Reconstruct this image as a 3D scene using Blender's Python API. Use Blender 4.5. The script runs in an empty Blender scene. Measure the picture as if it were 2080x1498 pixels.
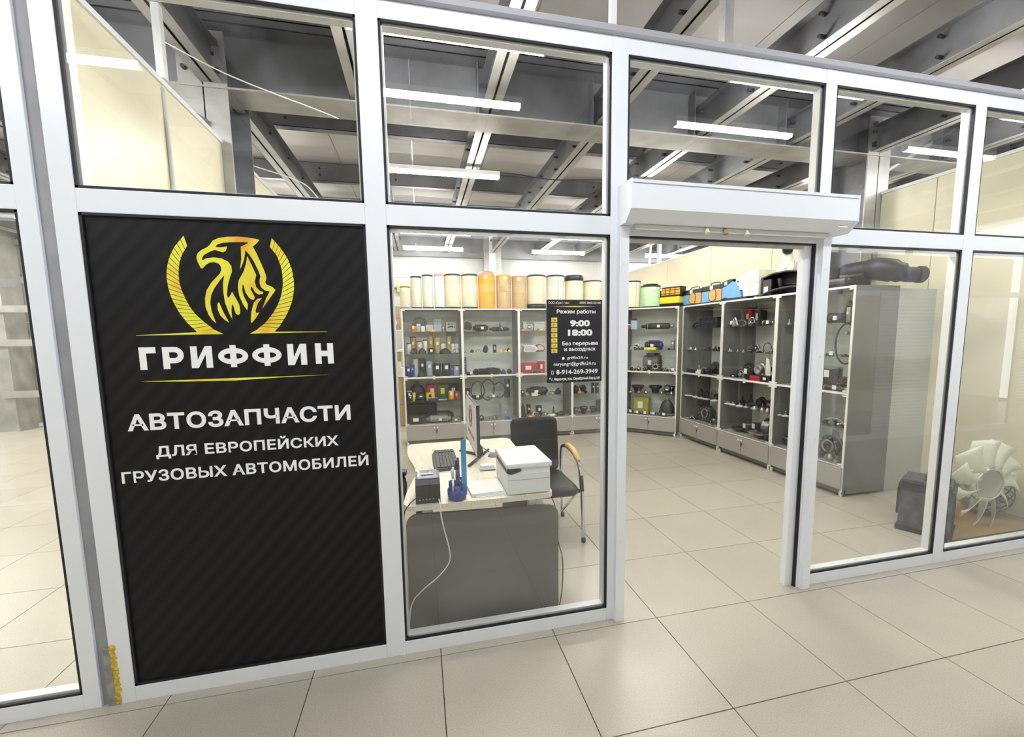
import bpy, bmesh, math, random
from mathutils import Vector, Matrix
from mathutils.geometry import tessellate_polygon
random.seed(7)
PI = math.pi
scene = bpy.context.scene
COL = scene.collection

# ---------------------------------------------------------------- camera
CF = 854.05
CYAW, CPIT, CROL = math.radians(12.706), math.radians(6.156), math.radians(-0.798)
CP = Vector((0.5523, -1.9913, 1.5862)); PPX, PPY = 1046.8, 777.6
_f = Vector((math.sin(CYAW)*math.cos(CPIT), math.cos(CYAW)*math.cos(CPIT), -math.sin(CPIT)))
_r = Vector((math.cos(CYAW), -math.sin(CYAW), 0)); _u = _r.cross(_f)
CR = math.cos(CROL)*_r + math.sin(CROL)*_u
CU = -math.sin(CROL)*_r + math.cos(CROL)*_u
cd = bpy.data.cameras.new('camera'); cam = bpy.data.objects.new('camera', cd); COL.objects.link(cam)
m = Matrix((CR, CU, -_f)).transposed().to_4x4(); m.translation = CP; cam.matrix_world = m
cd.sensor_width = 36; cd.lens = CF/2080*36
cd.shift_x = -(PPX-1040)/2080; cd.shift_y = (PPY-749)/2080
cd.clip_start = 0.05; cd.clip_end = 100
scene.camera = cam

# ---------------------------------------------------------------- world, exposure
w = bpy.data.worlds.new('world'); scene.world = w; w.use_nodes = True
w.node_tree.nodes['Background'].inputs[0].default_value = (0.92, 0.95, 1.0, 1)
w.node_tree.nodes['Background'].inputs[1].default_value = 2.6
scene.view_settings.view_transform = 'Standard'; scene.view_settings.look = 'None'
scene.view_settings.exposure = 0.34; scene.view_settings.gamma = 1.0
LAMP_SHOP = 118.0        # radiance of the tube lamps in the shop
LAMP_HALL = 78.0
scene.cycles.max_bounces = 10; scene.cycles.diffuse_bounces = 5; scene.cycles.glossy_bounces = 4
scene.cycles.transparent_max_bounces = 40; scene.cycles.transmission_bounces = 4
scene.cycles.caustics_reflective = False; scene.cycles.caustics_refractive = False
scene.cycles.sample_clamp_indirect = 6.0
scene.cycles.use_denoising = True

# ---------------------------------------------------------------- helpers
def on(px, py, ax, val):
    "the point of the plane ax=val seen at pixel px,py of the photograph"
    d = _f + CR*((px-PPX)/CF) - CU*((py-PPY)/CF)
    i = 'xyz'.index(ax); t = (val-CP[i])/d[i]
    return CP + d*t
def onp(px, py, p0, n):
    d = _f + CR*((px-PPX)/CF) - CU*((py-PPY)/CF)
    t = (Vector(p0)-CP).dot(n)/d.dot(n)
    return CP + d*t
def proj(p):
    d = Vector(p)-CP; z = d.dot(_f)
    if z < .05: return None
    return (PPX+CF*d.dot(CR)/z, PPY-CF*d.dot(CU)/z)

MATS = {}
def mat(name, col=(.8,.8,.8), rough=.5, metal=0.0, noise=0.0, nscale=8.0, bump=0.0, bscale=60.0, stretch=None, emit=0.0, spec=.5, coat=0.0, alpha=1.0, trans=0.0):
    if name in MATS: return MATS[name]
    m = bpy.data.materials.new(name); m.use_nodes = True; nt = m.node_tree; b = nt.nodes['Principled BSDF']
    b.inputs['Base Color'].default_value = (*col, 1); b.inputs['Roughness'].default_value = rough
    b.inputs['Metallic'].default_value = metal; b.inputs['Specular IOR Level'].default_value = spec
    b.inputs['Coat Weight'].default_value = coat; b.inputs['Alpha'].default_value = alpha
    b.inputs['Transmission Weight'].default_value = trans
    if noise or bump:
        tc = nt.nodes.new('ShaderNodeTexCoord'); mp = nt.nodes.new('ShaderNodeMapping')
        nt.links.new(tc.outputs['Object'], mp.inputs[0])
        if stretch: mp.inputs['Scale'].default_value = stretch
    if noise:
        n = nt.nodes.new('ShaderNodeTexNoise'); n.inputs['Scale'].default_value = nscale; n.inputs['Detail'].default_value = 6
        nt.links.new(mp.outputs[0], n.inputs[0])
        r = nt.nodes.new('ShaderNodeValToRGB'); nt.links.new(n.outputs[0], r.inputs[0])
        r.color_ramp.elements[0].position = .3; r.color_ramp.elements[1].position = .7
        r.color_ramp.elements[0].color = (*[c*(1-noise) for c in col], 1); r.color_ramp.elements[1].color = (*[min(1, c*(1+noise)) for c in col], 1)
        nt.links.new(r.outputs[0], b.inputs['Base Color'])
    if bump:
        n2 = nt.nodes.new('ShaderNodeTexNoise'); n2.inputs['Scale'].default_value = bscale; nt.links.new(mp.outputs[0], n2.inputs[0])
        bp = nt.nodes.new('ShaderNodeBump'); bp.inputs['Strength'].default_value = bump; bp.inputs['Distance'].default_value = .002
        nt.links.new(n2.outputs[0], bp.inputs['Height']); nt.links.new(bp.outputs[0], b.inputs['Normal'])
    if emit:
        b.inputs['Emission Color'].default_value = (*col, 1); b.inputs['Emission Strength'].default_value = emit
    MATS[name] = m; return m

def glass(name, tint=(.97, .985, .975), ior=1.5, rough=0.0, haze=0.0):
    if name in MATS: return MATS[name]
    m = bpy.data.materials.new(name); m.use_nodes = True; nt = m.node_tree; nt.nodes.clear()
    o = nt.nodes.new('ShaderNodeOutputMaterial'); t = nt.nodes.new('ShaderNodeBsdfTransparent'); g = nt.nodes.new('ShaderNodeBsdfGlossy')
    t.inputs[0].default_value = (*tint, 1); g.inputs['Roughness'].default_value = rough; g.inputs[0].default_value = (.95, .97, 1, 1)
    fr = nt.nodes.new('ShaderNodeFresnel'); fr.inputs[0].default_value = ior
    ge = nt.nodes.new('ShaderNodeNewGeometry'); inv = nt.nodes.new('ShaderNodeMath'); inv.operation = 'SUBTRACT'; inv.inputs[0].default_value = 1
    nt.links.new(ge.outputs['Backfacing'], inv.inputs[1]); mu = nt.nodes.new('ShaderNodeMath'); mu.operation = 'MULTIPLY'
    nt.links.new(fr.outputs[0], mu.inputs[0]); nt.links.new(inv.outputs[0], mu.inputs[1])      # the outer face mirrors, the inner face lets pass
    mx = nt.nodes.new('ShaderNodeMixShader'); nt.links.new(mu.outputs[0], mx.inputs[0]); nt.links.new(t.outputs[0], mx.inputs[1]); nt.links.new(g.outputs[0], mx.inputs[2])
    last = mx
    if haze:                      # patchy pale veil mixed in, standing in for the bright hall's reflection
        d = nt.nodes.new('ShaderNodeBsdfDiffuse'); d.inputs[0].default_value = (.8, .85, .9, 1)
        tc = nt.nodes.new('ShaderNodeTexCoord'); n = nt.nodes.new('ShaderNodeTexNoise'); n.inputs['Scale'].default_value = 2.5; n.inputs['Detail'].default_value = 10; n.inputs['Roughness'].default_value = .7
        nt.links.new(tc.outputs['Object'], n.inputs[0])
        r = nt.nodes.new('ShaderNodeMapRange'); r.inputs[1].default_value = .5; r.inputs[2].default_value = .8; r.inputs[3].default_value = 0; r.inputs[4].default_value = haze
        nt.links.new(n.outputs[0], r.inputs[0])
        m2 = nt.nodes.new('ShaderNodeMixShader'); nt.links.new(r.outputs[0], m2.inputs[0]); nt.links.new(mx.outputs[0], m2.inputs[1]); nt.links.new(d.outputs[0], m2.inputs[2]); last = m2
    nt.links.new(last.outputs[0], o.inputs[0]); MATS[name] = m; return m

def emitter(name, col, s):
    m = bpy.data.materials.new(name); m.use_nodes = True; nt = m.node_tree; nt.nodes.clear()
    o = nt.nodes.new('ShaderNodeOutputMaterial'); e = nt.nodes.new('ShaderNodeEmission'); e.inputs[0].default_value = (*col, 1); e.inputs[1].default_value = s
    nt.links.new(e.outputs[0], o.inputs[0]); MATS[name] = m; return m

def tile_mat(name, base, rough):
    m = mat(name, base, rough, spec=.5); nt = m.node_tree; b = nt.nodes['Principled BSDF']
    geo = nt.nodes.new('ShaderNodeNewGeometry')
    n1 = nt.nodes.new('ShaderNodeTexNoise'); n1.inputs['Scale'].default_value = 260; n1.inputs['Detail'].default_value = 3
    n2 = nt.nodes.new('ShaderNodeTexNoise'); n2.inputs['Scale'].default_value = 3; n2.inputs['Detail'].default_value = 5
    for n in (n1, n2): nt.links.new(geo.outputs['Position'], n.inputs[0])
    r1 = nt.nodes.new('ShaderNodeValToRGB'); nt.links.new(n1.outputs[0], r1.inputs[0])
    r1.color_ramp.elements[0].position = .34; r1.color_ramp.elements[1].position = .55
    r1.color_ramp.elements[0].color = (*[c*.72 for c in base], 1); r1.color_ramp.elements[1].color = (*base, 1)
    r2 = nt.nodes.new('ShaderNodeValToRGB'); nt.links.new(n2.outputs[0], r2.inputs[0])
    r2.color_ramp.elements[0].color = (.9, .9, .91, 1); r2.color_ramp.elements[1].color = (1.04, 1.03, 1.0, 1)
    oi = nt.nodes.new('ShaderNodeObjectInfo'); mr = nt.nodes.new('ShaderNodeMapRange'); mr.inputs[3].default_value = .95; mr.inputs[4].default_value = 1.03
    nt.links.new(oi.outputs['Random'], mr.inputs[0])
    mm = nt.nodes.new('ShaderNodeMix'); mm.data_type = 'RGBA'; mm.blend_type = 'MULTIPLY'; mm.inputs[0].default_value = 1
    nt.links.new(r1.outputs[0], mm.inputs[6]); nt.links.new(r2.outputs[0], mm.inputs[7])
    m3 = nt.nodes.new('ShaderNodeVectorMath'); m3.operation = 'SCALE'; nt.links.new(mm.outputs[2], m3.inputs[0]); nt.links.new(mr.outputs[0], m3.inputs['Scale'])
    nt.links.new(m3.outputs[0], b.inputs['Base Color'])
    return m

class MB:
    "collects shapes in one mesh"
    def __init__(s): s.bm = bmesh.new()
    def box(s, x0, y0, z0, x1, y1, z1, bev=0.0, rot=None, c=None, mi=0):
        v = [s.bm.verts.new((x, y, z)) for x in (x0, x1) for y in (y0, y1) for z in (z0, z1)]
        F = [(0, 1, 3, 2), (4, 6, 7, 5), (0, 4, 5, 1), (2, 3, 7, 6), (0, 2, 6, 4), (1, 5, 7, 3)]
        fs = [s.bm.faces.new([v[i] for i in f]) for f in F]
        for f in fs: f.material_index = mi
        if bev:
            es = list({e for f in fs for e in f.edges})
            r = bmesh.ops.bevel(s.bm, geom=es, offset=bev, segments=2, affect='EDGES', profile=.6)
            v = list({q for f in r['faces'] for q in f.verts} | {q for q in v if q.is_valid})
            for f in r['faces']: f.material_index = mi
        if rot is not None:
            bmesh.ops.rotate(s.bm, cent=c or ((x0+x1)/2, (y0+y1)/2, (z0+z1)/2), matrix=rot, verts=v)
        return s
    def prism(s, pts, a, b, ax='y', mi=0):
        "polygon pts in the other two axes, from a to b along ax"
        def P(p, t):
            return {'y': (p[0], t, p[1]), 'x': (t, p[0], p[1]), 'z': (p[0], p[1], t)}[ax]
        A = [s.bm.verts.new(P(p, a)) for p in pts]; B = [s.bm.verts.new(P(p, b)) for p in pts]; n = len(pts)
        fs = [s.bm.faces.new(A), s.bm.faces.new(B[::-1])] + [s.bm.faces.new((A[i], B[i], B[(i+1) % n], A[(i+1) % n])) for i in range(n)]
        for f in fs: f.material_index = mi
        return s
    def lathe(s, prof, c=(0, 0, 0), ax=(0, 0, 1), seg=20, arc=1.0, sq=1.0, mi=0):
        "prof: (radius, height) list, closed with caps when the ends have a radius"
        q = Vector((0, 0, 1)).rotation_difference(Vector(ax)); C = Vector(c); rings = []
        full = arc >= 1
        n = seg
        for r, h in prof:
            if r < 1e-5: rings.append([s.bm.verts.new(C + q @ Vector((0, 0, h)))]); continue
            rings.append([s.bm.verts.new(C + q @ Vector((r*math.cos(2*PI*arc*i/n), r*sq*math.sin(2*PI*arc*i/n), h))) for i in range(n if full else n+1)])
        for a, b in zip(rings, rings[1:]):
            m_ = max(len(a), len(b)); rng = range(m_ if full else m_-1)
            for i in rng:
                j = (i+1) % m_
                vs = ([a[i % len(a)]] + ([a[j % len(a)]] if len(a) > 1 else []) + ([b[j % len(b)]] if len(b) > 1 else []) + [b[i % len(b)]])
                if len(set(vs)) > 2:
                    f = s.bm.faces.new(vs); f.material_index = mi; f.smooth = True
        for rr in (rings[0], rings[-1]):
            if len(rr) > 2:
                f = s.bm.faces.new(rr); f.material_index = mi
        return s
    def cyl(s, c, r, h, seg=20, ax=(0, 0, 1), r2=None, mi=0):
        return s.lathe([(r, 0), (r if r2 is None else r2, h)], c, ax, seg, mi=mi)
    def tube(s, pts, r, seg=8, mi=0, closed=False):
        P = [Vector(p) for p in pts]; n = len(P); rings = []; up = Vector((0, 0, 1)); last = None
        for i, p in enumerate(P):
            if closed: t = (P[(i+1) % n]-P[i-1]).normalized()
            else: t = (P[min(i+1, n-1)]-P[max(i-1, 0)]).normalized()
            if last is None:
                a = up if abs(t.z) < .9 else Vector((1, 0, 0)); u = t.cross(a).normalized()
            else:
                u = (last - t*last.dot(t)).normalized()
            last = u; v = t.cross(u); rr = r[i] if isinstance(r, (list, tuple)) else r
            rings.append([s.bm.verts.new(p + (u*math.cos(2*PI*k/seg)+v*math.sin(2*PI*k/seg))*rr) for k in range(seg)])
        prs = list(zip(rings, rings[1:])) + ([(rings[-1], rings[0])] if closed else [])
        for a, b in prs:
            for k in range(seg):
                f = s.bm.faces.new((a[k], a[(k+1) % seg], b[(k+1) % seg], b[k])); f.smooth = True; f.material_index = mi
        if not closed: s.bm.faces.new(rings[0][::-1]); s.bm.faces.new(rings[-1])
        return s
    def torus(s, c, R, r, ax=(0, 0, 1), seg=28, k=8, sq=1.0, mi=0):
        q = Vector((0, 0, 1)).rotation_difference(Vector(ax)); C = Vector(c)
        pts = [C + q @ Vector((R*math.cos(2*PI*i/seg), R*sq*math.sin(2*PI*i/seg), 0)) for i in range(seg)]
        return s.tube(pts, r, k, mi, closed=True)
    def ball(s, c, rx, ry, rz, seg=14, rings=8, half=False, mi=0):
        prof = []
        for i in range(rings+1):
            a = (PI/2 if half else PI)*i/rings - (0 if half else PI/2)
            prof.append((math.cos(a), math.sin(a)))
        base = len(s.bm.verts); s.bm.verts.ensure_lookup_table()
        before = set(s.bm.verts)
        s.lathe([(max(p[0], 0), p[1]) for p in prof], (0, 0, 0), seg=seg, mi=mi)
        for v in s.bm.verts:
            if v not in before: v.co = Vector((c[0]+v.co.x*rx, c[1]+v.co.y*ry, c[2]+v.co.z*rz))
        return s
    def jitter(s, a, seed=1):
        R = random.Random(seed)
        for v in s.bm.verts: v.co += Vector((R.uniform(-a, a), R.uniform(-a, a), R.uniform(-a, a)))
        return s
    def build(s, name, m, parent=None, world=False, loc=None, rot=0, smooth=None):
        me = bpy.data.meshes.new(name)
        if world and parent is not None: bmesh.ops.translate(s.bm, vec=-absloc(parent), verts=s.bm.verts)
        bmesh.ops.recalc_face_normals(s.bm, faces=s.bm.faces)
        s.bm.to_mesh(me); s.bm.free()
        for x in (m if isinstance(m, (list, tuple)) else [m]): me.materials.append(x)
        o = bpy.data.objects.new(name, me); COL.objects.link(o)
        if parent is not None: o.parent = parent
        if loc: o.location = loc
        if rot: o.rotation_euler = (0, 0, rot)
        return o
def absloc(o):
    v = Vector(o.location)
    while o.parent is not None: o = o.parent; v += Vector(o.location)
    return v
def tag(o, label=None, cat=None, group=None, kind=None):
    if label: o['label'] = label
    if cat: o['category'] = cat
    if group: o['group'] = group
    if kind: o['kind'] = kind
    return o
def empty(name, loc=(0, 0, 0), rz=0, parent=None):
    o = bpy.data.objects.new(name, None); COL.objects.link(o); o.location = loc; o.rotation_euler = (0, 0, rz); o.empty_display_size = .1
    if parent is not None: o.parent = parent
    return o
def thing(name, label, cat, loc=(0, 0, 0), rz=0, group=None): return tag(empty(name, loc, rz), label, cat, group)
def S(name, loc=(0, 0, 0)): return tag(empty(name, loc), kind='structure')
def kids(o): return [c for c in o.children]
def copy_tree(o, parent=None):
    c = o.copy(); COL.objects.link(c); c.parent = parent
    for ch in kids(o): copy_tree(ch, c)
    return c
def bez(pts, n=8):
    "smooth curve through pts (Catmull-Rom)"
    P = [Vector(p) for p in pts]; P = [2*P[0]-P[1]] + P + [2*P[-1]-P[-2]]; out = []
    for i in range(1, len(P)-2):
        for k in range(n):
            t = k/n; a, b, c, d = P[i-1], P[i], P[i+1], P[i+2]
            out.append(.5*((2*b)+(c-a)*t+(2*a-5*b+4*c-d)*t*t+(3*b-a-3*c+d)*t**3))
    out.append(P[-2]); return out

# ---------------------------------------------------------------- materials
ALU = mat('white_powder_coat', (.87, .90, .975), .3, bump=.05, bscale=300)
ALU2 = mat('white_inner_bead', (.86, .87, .88), .4)
GAP = mat('grey_joint_strip', (.33, .33, .36), .6, noise=.1)
RUB = mat('black_rubber', (.01, .01, .014), .6)
CREAM = mat('cream_wall_panel', (.78, .735, .55), .35, noise=.015, nscale=3)
WPANEL = mat('white_sandwich_panel', (.40, .41, .41), .5, noise=.03, nscale=4, stretch=(1, 1, 12))
ROOF = mat('roof_panel', (.6, .585, .59), .6, noise=.05, nscale=2)
STEEL = mat('grey_galvanised_steel', (.2, .205, .23), .5, metal=.25, noise=.25, nscale=3)
STEEL2 = mat('light_galvanised_steel', (.38, .375, .365), .45, metal=.3, noise=.2, nscale=4)
DSTEEL = mat('dark_bolt_steel', (.05, .05, .06), .5, metal=.5)
TILE = tile_mat('beige_porcelain_tile', (.56, .525, .44), .3)
GROUT = mat('brown_grout', (.06, .04, .03), .9)
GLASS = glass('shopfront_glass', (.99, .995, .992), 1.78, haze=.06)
CGLASS = glass('cabinet_glass', (.985, .99, .987), 1.5)
GSHELF = glass('shelf_glass', (.9, .94, .92), 1.5)
CGREY = mat('cabinet_grey_laminate', (.21, .205, .20), .45, noise=.04, nscale=6)
CGREY2 = mat('cabinet_door_grey', (.38, .365, .345), .4, noise=.03, nscale=6)
CBACK = mat('cabinet_back_board', (.78, .79, .77), .5, noise=.12, nscale=3, stretch=(1, 1, 5))
CEDGE = mat('cabinet_white_edge', (.85, .85, .83), .4)
CHROME = mat('chrome', (.75, .75, .76), .12, metal=1)
BLACK = mat('black_plastic', (.014, .014, .018), .35)
DARK = mat('dark_rubber', (.02, .02, .024), .55)
NAVY = mat('blue_black_plastic', (.016, .016, .03), .42)
IRON = mat('dark_cast_metal', (.09, .085, .08), .45, metal=.6, noise=.3, nscale=30)
ALLOY = mat('bare_alloy', (.45, .45, .44), .35, metal=.8, noise=.2, nscale=30)
BRASS = mat('brass', (.6, .42, .15), .3, metal=.9)
LEATHER = mat('black_leather', (.010, .010, .016), .35, spec=.35, bump=.25, bscale=250)
WOOD = mat('pale_varnished_wood', (.66, .43, .17), .3, noise=.15, nscale=20, stretch=(1, 1, 8))
DESK = mat('pale_ash_laminate', (.79, .74, .61), .4, noise=.10, nscale=7, stretch=(18, 1.0, 1))
DPANEL = mat('dark_grey_laminate', (.17, .16, .155), .25)
WPLAS = mat('white_plastic', (.83, .86, .86), .35)
PAPER = mat('white_paper', (.88, .88, .88), .7)
CARD = mat('brown_cardboard', (.45, .3, .16), .8, noise=.08, nscale=6)
def cm(n):
    T = {'cream': (.80, .74, .56), 'pale': (.74, .74, .66), 'white': (.82, .83, .84), 'tan': (.62, .38, .14), 'ptan': (.60, .44, .22), 'orange': (.9, .45, .06), 'dorange': (.75, .25, .04), 'yellow': (.9, .7, .03),
         'blue': (.02, .04, .3), 'lblue': (.4, .52, .66), 'sky': (.16, .42, .82), 'green': (.55, .82, .5), 'red': (.42, .02, .03), 'dgreen': (.03, .09, .06), 'lime': (.5, .6, .05), 'olive': (.35, .33, .04),
         'clear': (.5, .53, .55), 'salmon': (.85, .35, .25), 'grey': (.25, .25, .26), 'purple': (.05, .04, .2), 'pink': (.7, .5, .42), 'milk': (.86, .85, .72)}
    return {'black': BLACK, 'dark': DARK, 'iron': IRON, 'alloy': ALLOY, 'brass': BRASS, 'navy': NAVY, 'card': CARD}.get(n) or mat('col_'+n, T[n], .45, noise=.06, nscale=12)
LAMP_S = emitter('shop_lamp_light', (1.0, .965, .885), LAMP_SHOP)
LAMP_H = emitter('hall_lamp_light', (.93, .96, 1.0), LAMP_HALL)

# ---------------------------------------------------------------- floor
floor = S('floor')
MB().box(-10, -6, -.12, 14, 9, -.004).build('grout_bed', GROUT, floor)
tm = MB(); tm.box(.002, .002, -.010, .598, .598, 0, bev=.0012); tile0 = tm.build('tile', TILE, floor)
cells = []
for i in range(-16, 22):
    for j in range(-8, 14):
        c = (i*.6+.3, j*.6+.3, 0); vis = False
        for dx in (-.3, 0, .3):
            for dy in (-.3, 0, .3):
                p = proj((c[0]+dx, c[1]+dy, 0))
                if p and -20 < p[0] < 2100 and -20 < p[1] < 1520: vis = True
        cells.append((0 if vis else 1, (Vector(c)-CP).length, i, j))
cells.sort()
rest = MB()
for k, (nv, d, i, j) in enumerate(cells):
    if k < 285 and nv == 0:
        o = tile0 if k == 0 else tile0.copy()
        if k: COL.objects.link(o); o.parent = floor
        o.location = (i*.6, j*.6, 0)
    else:
        rest.box(i*.6+.002, j*.6+.002, -.01, i*.6+.598, j*.6+.598, 0)
tag(rest.build('far_tiles', TILE, floor), kind='stuff')

# ---------------------------------------------------------------- ceiling: roof panels, purlins, joists, main beams
ceil = S('ceiling')
for k in range(-8, 14):
    x = k*1.0+.55
    MB().box(x+.004, -6, 4.12, x+.996, 9, 4.2).build('roof_panel', ROOF, ceil)
def cchan(mb, x0, x1, z0, z1, y0, y1, t=.006, face=1):
    "C profile along y, open towards -x (face=-1) or +x"
    if face > 0: mb.box(x0, y0, z0, x0+t, y1, z1)
    else: mb.box(x1-t, y0, z0, x1, y1, z1)
    mb.box(x0, y0, z0, x1, y1, z0+t); mb.box(x0, y0, z1-t, x1, y1, z1)
bolt0 = None
for k in range(-8, 11):
    x = .165+k*1.045
    mb = MB(); cchan(mb, x-.07, x-.006, 3.5, 3.76, -5.9, 8.9, face=-1); cchan(mb, x+.006, x+.07, 3.5, 3.76, -5.9, 8.9, face=1)
    mb.box(x-.075, -5.9, 3.498, x-.01, 8.9, 3.502, mi=1); mb.box(x+.01, -5.9, 3.498, x+.075, 8.9, 3.502, mi=1)
    j = mb.build('joist', [STEEL, STEEL2], ceil)
    bm = MB()
    for y in [-3.2+.62*q for q in range(17)]:
        for z in (3.56, 3.70):
            bm.cyl((x-.022, y, z), .013, .05, 8, (-1, 0, 0)); bm.cyl((x+.0, y, z), .013, .03, 6, (1, 0, 0))
    tag(bm.build('bolt_row', DSTEEL, j), kind='stuff')
for k in range(-3, 6):
    y = -.02+k*1.6
    mb = MB(); mb.box(-8, y-.03, 3.85, 11, y-.024, 4.1); mb.box(-8, y-.03, 3.85, 11, y+.06, 3.856); mb.box(-8, y-.03, 4.094, 11, y+.06, 4.1); mb.box(-8, y+.054, 3.85, 11, y+.06, 3.88)
    p = mb.build('purlin', STEEL, ceil)
    bm = MB()
    for q in range(-7, 10):
        for z in (3.93, 4.02): bm.cyl((.3+q*1.045, y-.03, z), .014, .02, 8, (0, -1, 0))
    tag(bm.build('bolt_row', DSTEEL, p), kind='stuff')
for y in (1.90, -4.1, 8.3):
    mb = MB(); mb.box(-8, y-.15, 3.46, 11, y+.15, 3.474, mi=1); mb.box(-8, y-.15, 3.91, 11, y+.15, 3.924); mb.box(-8, y-.006, 3.47, 11, y+.006, 3.92)
    for k in range(-8, 11):
        x = .165+k*1.045; mb.box(x-.10, y-.11, 3.48, x-.09, y, 3.9)
    mb.build('main_beam', [STEEL, STEEL2], ceil)
def column(x0, x1, y0, y1, z1=3.86):
    mb = MB(); mb.box(x0, y0, 0, x1, y0+.014, z1, mi=1); mb.box(x0, y1-.014, 0, x1, y1, z1); mb.box((x0+x1)/2-.005, y0, 0, (x0+x1)/2+.005, y1, z1)
    o = mb.build('trim_1' if x0 < 0 else 'trim_2', [STEEL, STEEL2]); tag(o, kind='structure')
    b = MB()
    for z in (3.58, 3.78):
        for xx in (x0+.05, x1-.05): b.cyl((xx, y0, z), .016, .03, 8, (0, -1, 0))
    tag(b.build('bolt_row', DSTEEL, o), kind='stuff')
column(-1.10, -.78, 1.76, 2.2); column(5.28, 5.58, 1.76, 2.2)
# gusset where the left joists meet the column, diagonal brace
MB().tube([(-.93, 1.74, 3.2), (-2.4, 1.74, 4.05)], .03, 6).tube([(5.4, 1.9, 3.2), (6.9, 1.9, 4.05)], .03, 6).build('diagonal_brace', STEEL2, ceil)

# ---------------------------------------------------------------- walls
def panel_wall(name, x0, x1, ys, z1, m, capm=ALU):
    W_ = S(name)
    for a, b in zip(ys, ys[1:]): MB().box(x0, a+.003, 0, x1, b-.003, z1, bev=.002).build('panel', m, W_)
    MB().box(x0-.012, ys[0], z1, x1+.012, ys[-1], z1+.03).build('top_cap', capm, W_)
    return W_
wl = panel_wall('wall_left', -.93, -.85, [.12, 1.02, 1.76], 3.07, CREAM)
for a, b in [(2.2, 3.3), (3.3, 4.4), (4.4, 5.5), (5.5, 7.9)]: MB().box(-.93, a+.003, 0, -.85, b-.003, 3.07, bev=.002).build('panel', CREAM, wl)
MB().box(-.942, 2.2, 3.07, -.838, 7.9, 3.1).build('top_cap', ALU, wl)
for y in (1.02, 3.3): MB().box(-.85, y-.02, 0, -.845, y+.02, 3.07).build('joint_strip', CREAM, wl)
wr = panel_wall('wall_right', 5.5, 5.58, [.12, 1.25, 1.76], 3.07, CREAM)
for a, b in [(2.2, 3.2), (3.2, 4.5), (4.5, 5.8), (5.8, 7.9)]: MB().box(5.5, a+.003, 0, 5.58, b-.003, 3.07, bev=.002).build('panel', CREAM, wr)
MB().box(5.488, 2.2, 3.07, 5.592, 7.9, 3.1).build('top_cap', ALU, wr)
MB().box(5.03, 1.17, 0, 5.5, 1.21, 2.0, bev=.002).build('filler_panel', mat('pale_grey_board', (.6, .62, .6), .5), wr)
wb = S('wall_back')
for a, b in [(0, 1.0), (1.0, 2.0), (2.0, 2.95), (2.95, 3.41), (3.41, 4.12)]:
    MB().box(-9, 7.9, a+.003, 13, 8.0, b-.003, bev=.003).build('panel', WPANEL if b < 3.5 else STEEL, wb)
MB().box(-9, 7.84, 2.72, .75, 7.9, 2.84).build('girt', STEEL2, wb)
MB().box(2.05, 7.7, 0, 2.45, 7.9, 3.9, mi=0).box(2.17, 7.69, 0, 2.31, 7.7, 3.9, mi=1).build('wall_post', [STEEL2, ALU2], wb)
MB().box(-9, 7.8, 3.40, 13, 7.89, 3.5).build('eave_channel', STEEL, wb)
# light frame standing on the far half of the right wall
mb = MB(); mb.box(5.515, 4.4, 3.54, 5.565, 7.88, 3.59)
for y in (4.42, 6.15, 7.8): mb.box(5.515, y, 3.1, 5.565, y+.1, 3.54)
mb.box(5.52, 6.55, 3.1, 5.56, 6.58, 3.54, rot=Matrix.Rotation(.12, 3, 'X')); mb.build('upper_frame', ALU, wr)
wn = S('wall_neighbour'); MB().box(8.9, .1, 0, 8.96, 7.9, 2.9).build('panel', WPANEL, wn)
# neighbour shop on the left: its column with girts against the back wall
ns = tag(empty('wall_neighbour_left'), kind='structure')
MB().box(-7.1, 7.4, 0, -6.65, 7.85, 3.6, bev=.005).build('steel_column', STEEL2, ns)
for z in (.62, 1.55, 2.15): MB().box(-6.8, 7.34, z, -5.0, 7.4, z+.12).build('girt', STEEL2, ns)
MB().box(-9, 7.8, 0, -1, 7.88, .07).build('baseboard', ALU, ns)
# shell far to the sides, and the shopfront across the hall
sh = S('wall_far_side')
MB().box(-9.1, -6, 0, -9, 9, 4.12).build('panel', WPANEL, sh); MB().box(13, 0, 0, 13.1, 9, 4.12).build('panel', WPANEL, sh)
op = S('wall_opposite')
OY = -2.68
for k in range(-7, 11):
    x = k*1.2+.3
    MB().box(x-.04, OY-.05, 0, x+.04, OY, 3.0, bev=.002).build('mullion', ALU, op)
for z in (0, 2.1, 2.95): MB().box(-9, OY-.05, z, 13, OY, z+.08, bev=.002).build('rail', ALU, op)
for x, x2 in ((6.99, 8.18), (9.8, 10.9), (2.74, 3.86)):
    sm = MB()
    for q in range(40): sm.box(x, OY+.002, .08+q*.052, x2, OY+.016, .08+q*.052+.046, bev=.004)
    tag(sm.build('roller_slats', ALU2, op), kind='stuff')
MB().box(-9, -4.6, 0, 13, -4.5, 3.1).build('panel', CREAM, op)
MB().box(-9, OY-.03, .08, 13, OY-.025, 2.1).build('pane', GLASS, op)

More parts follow.
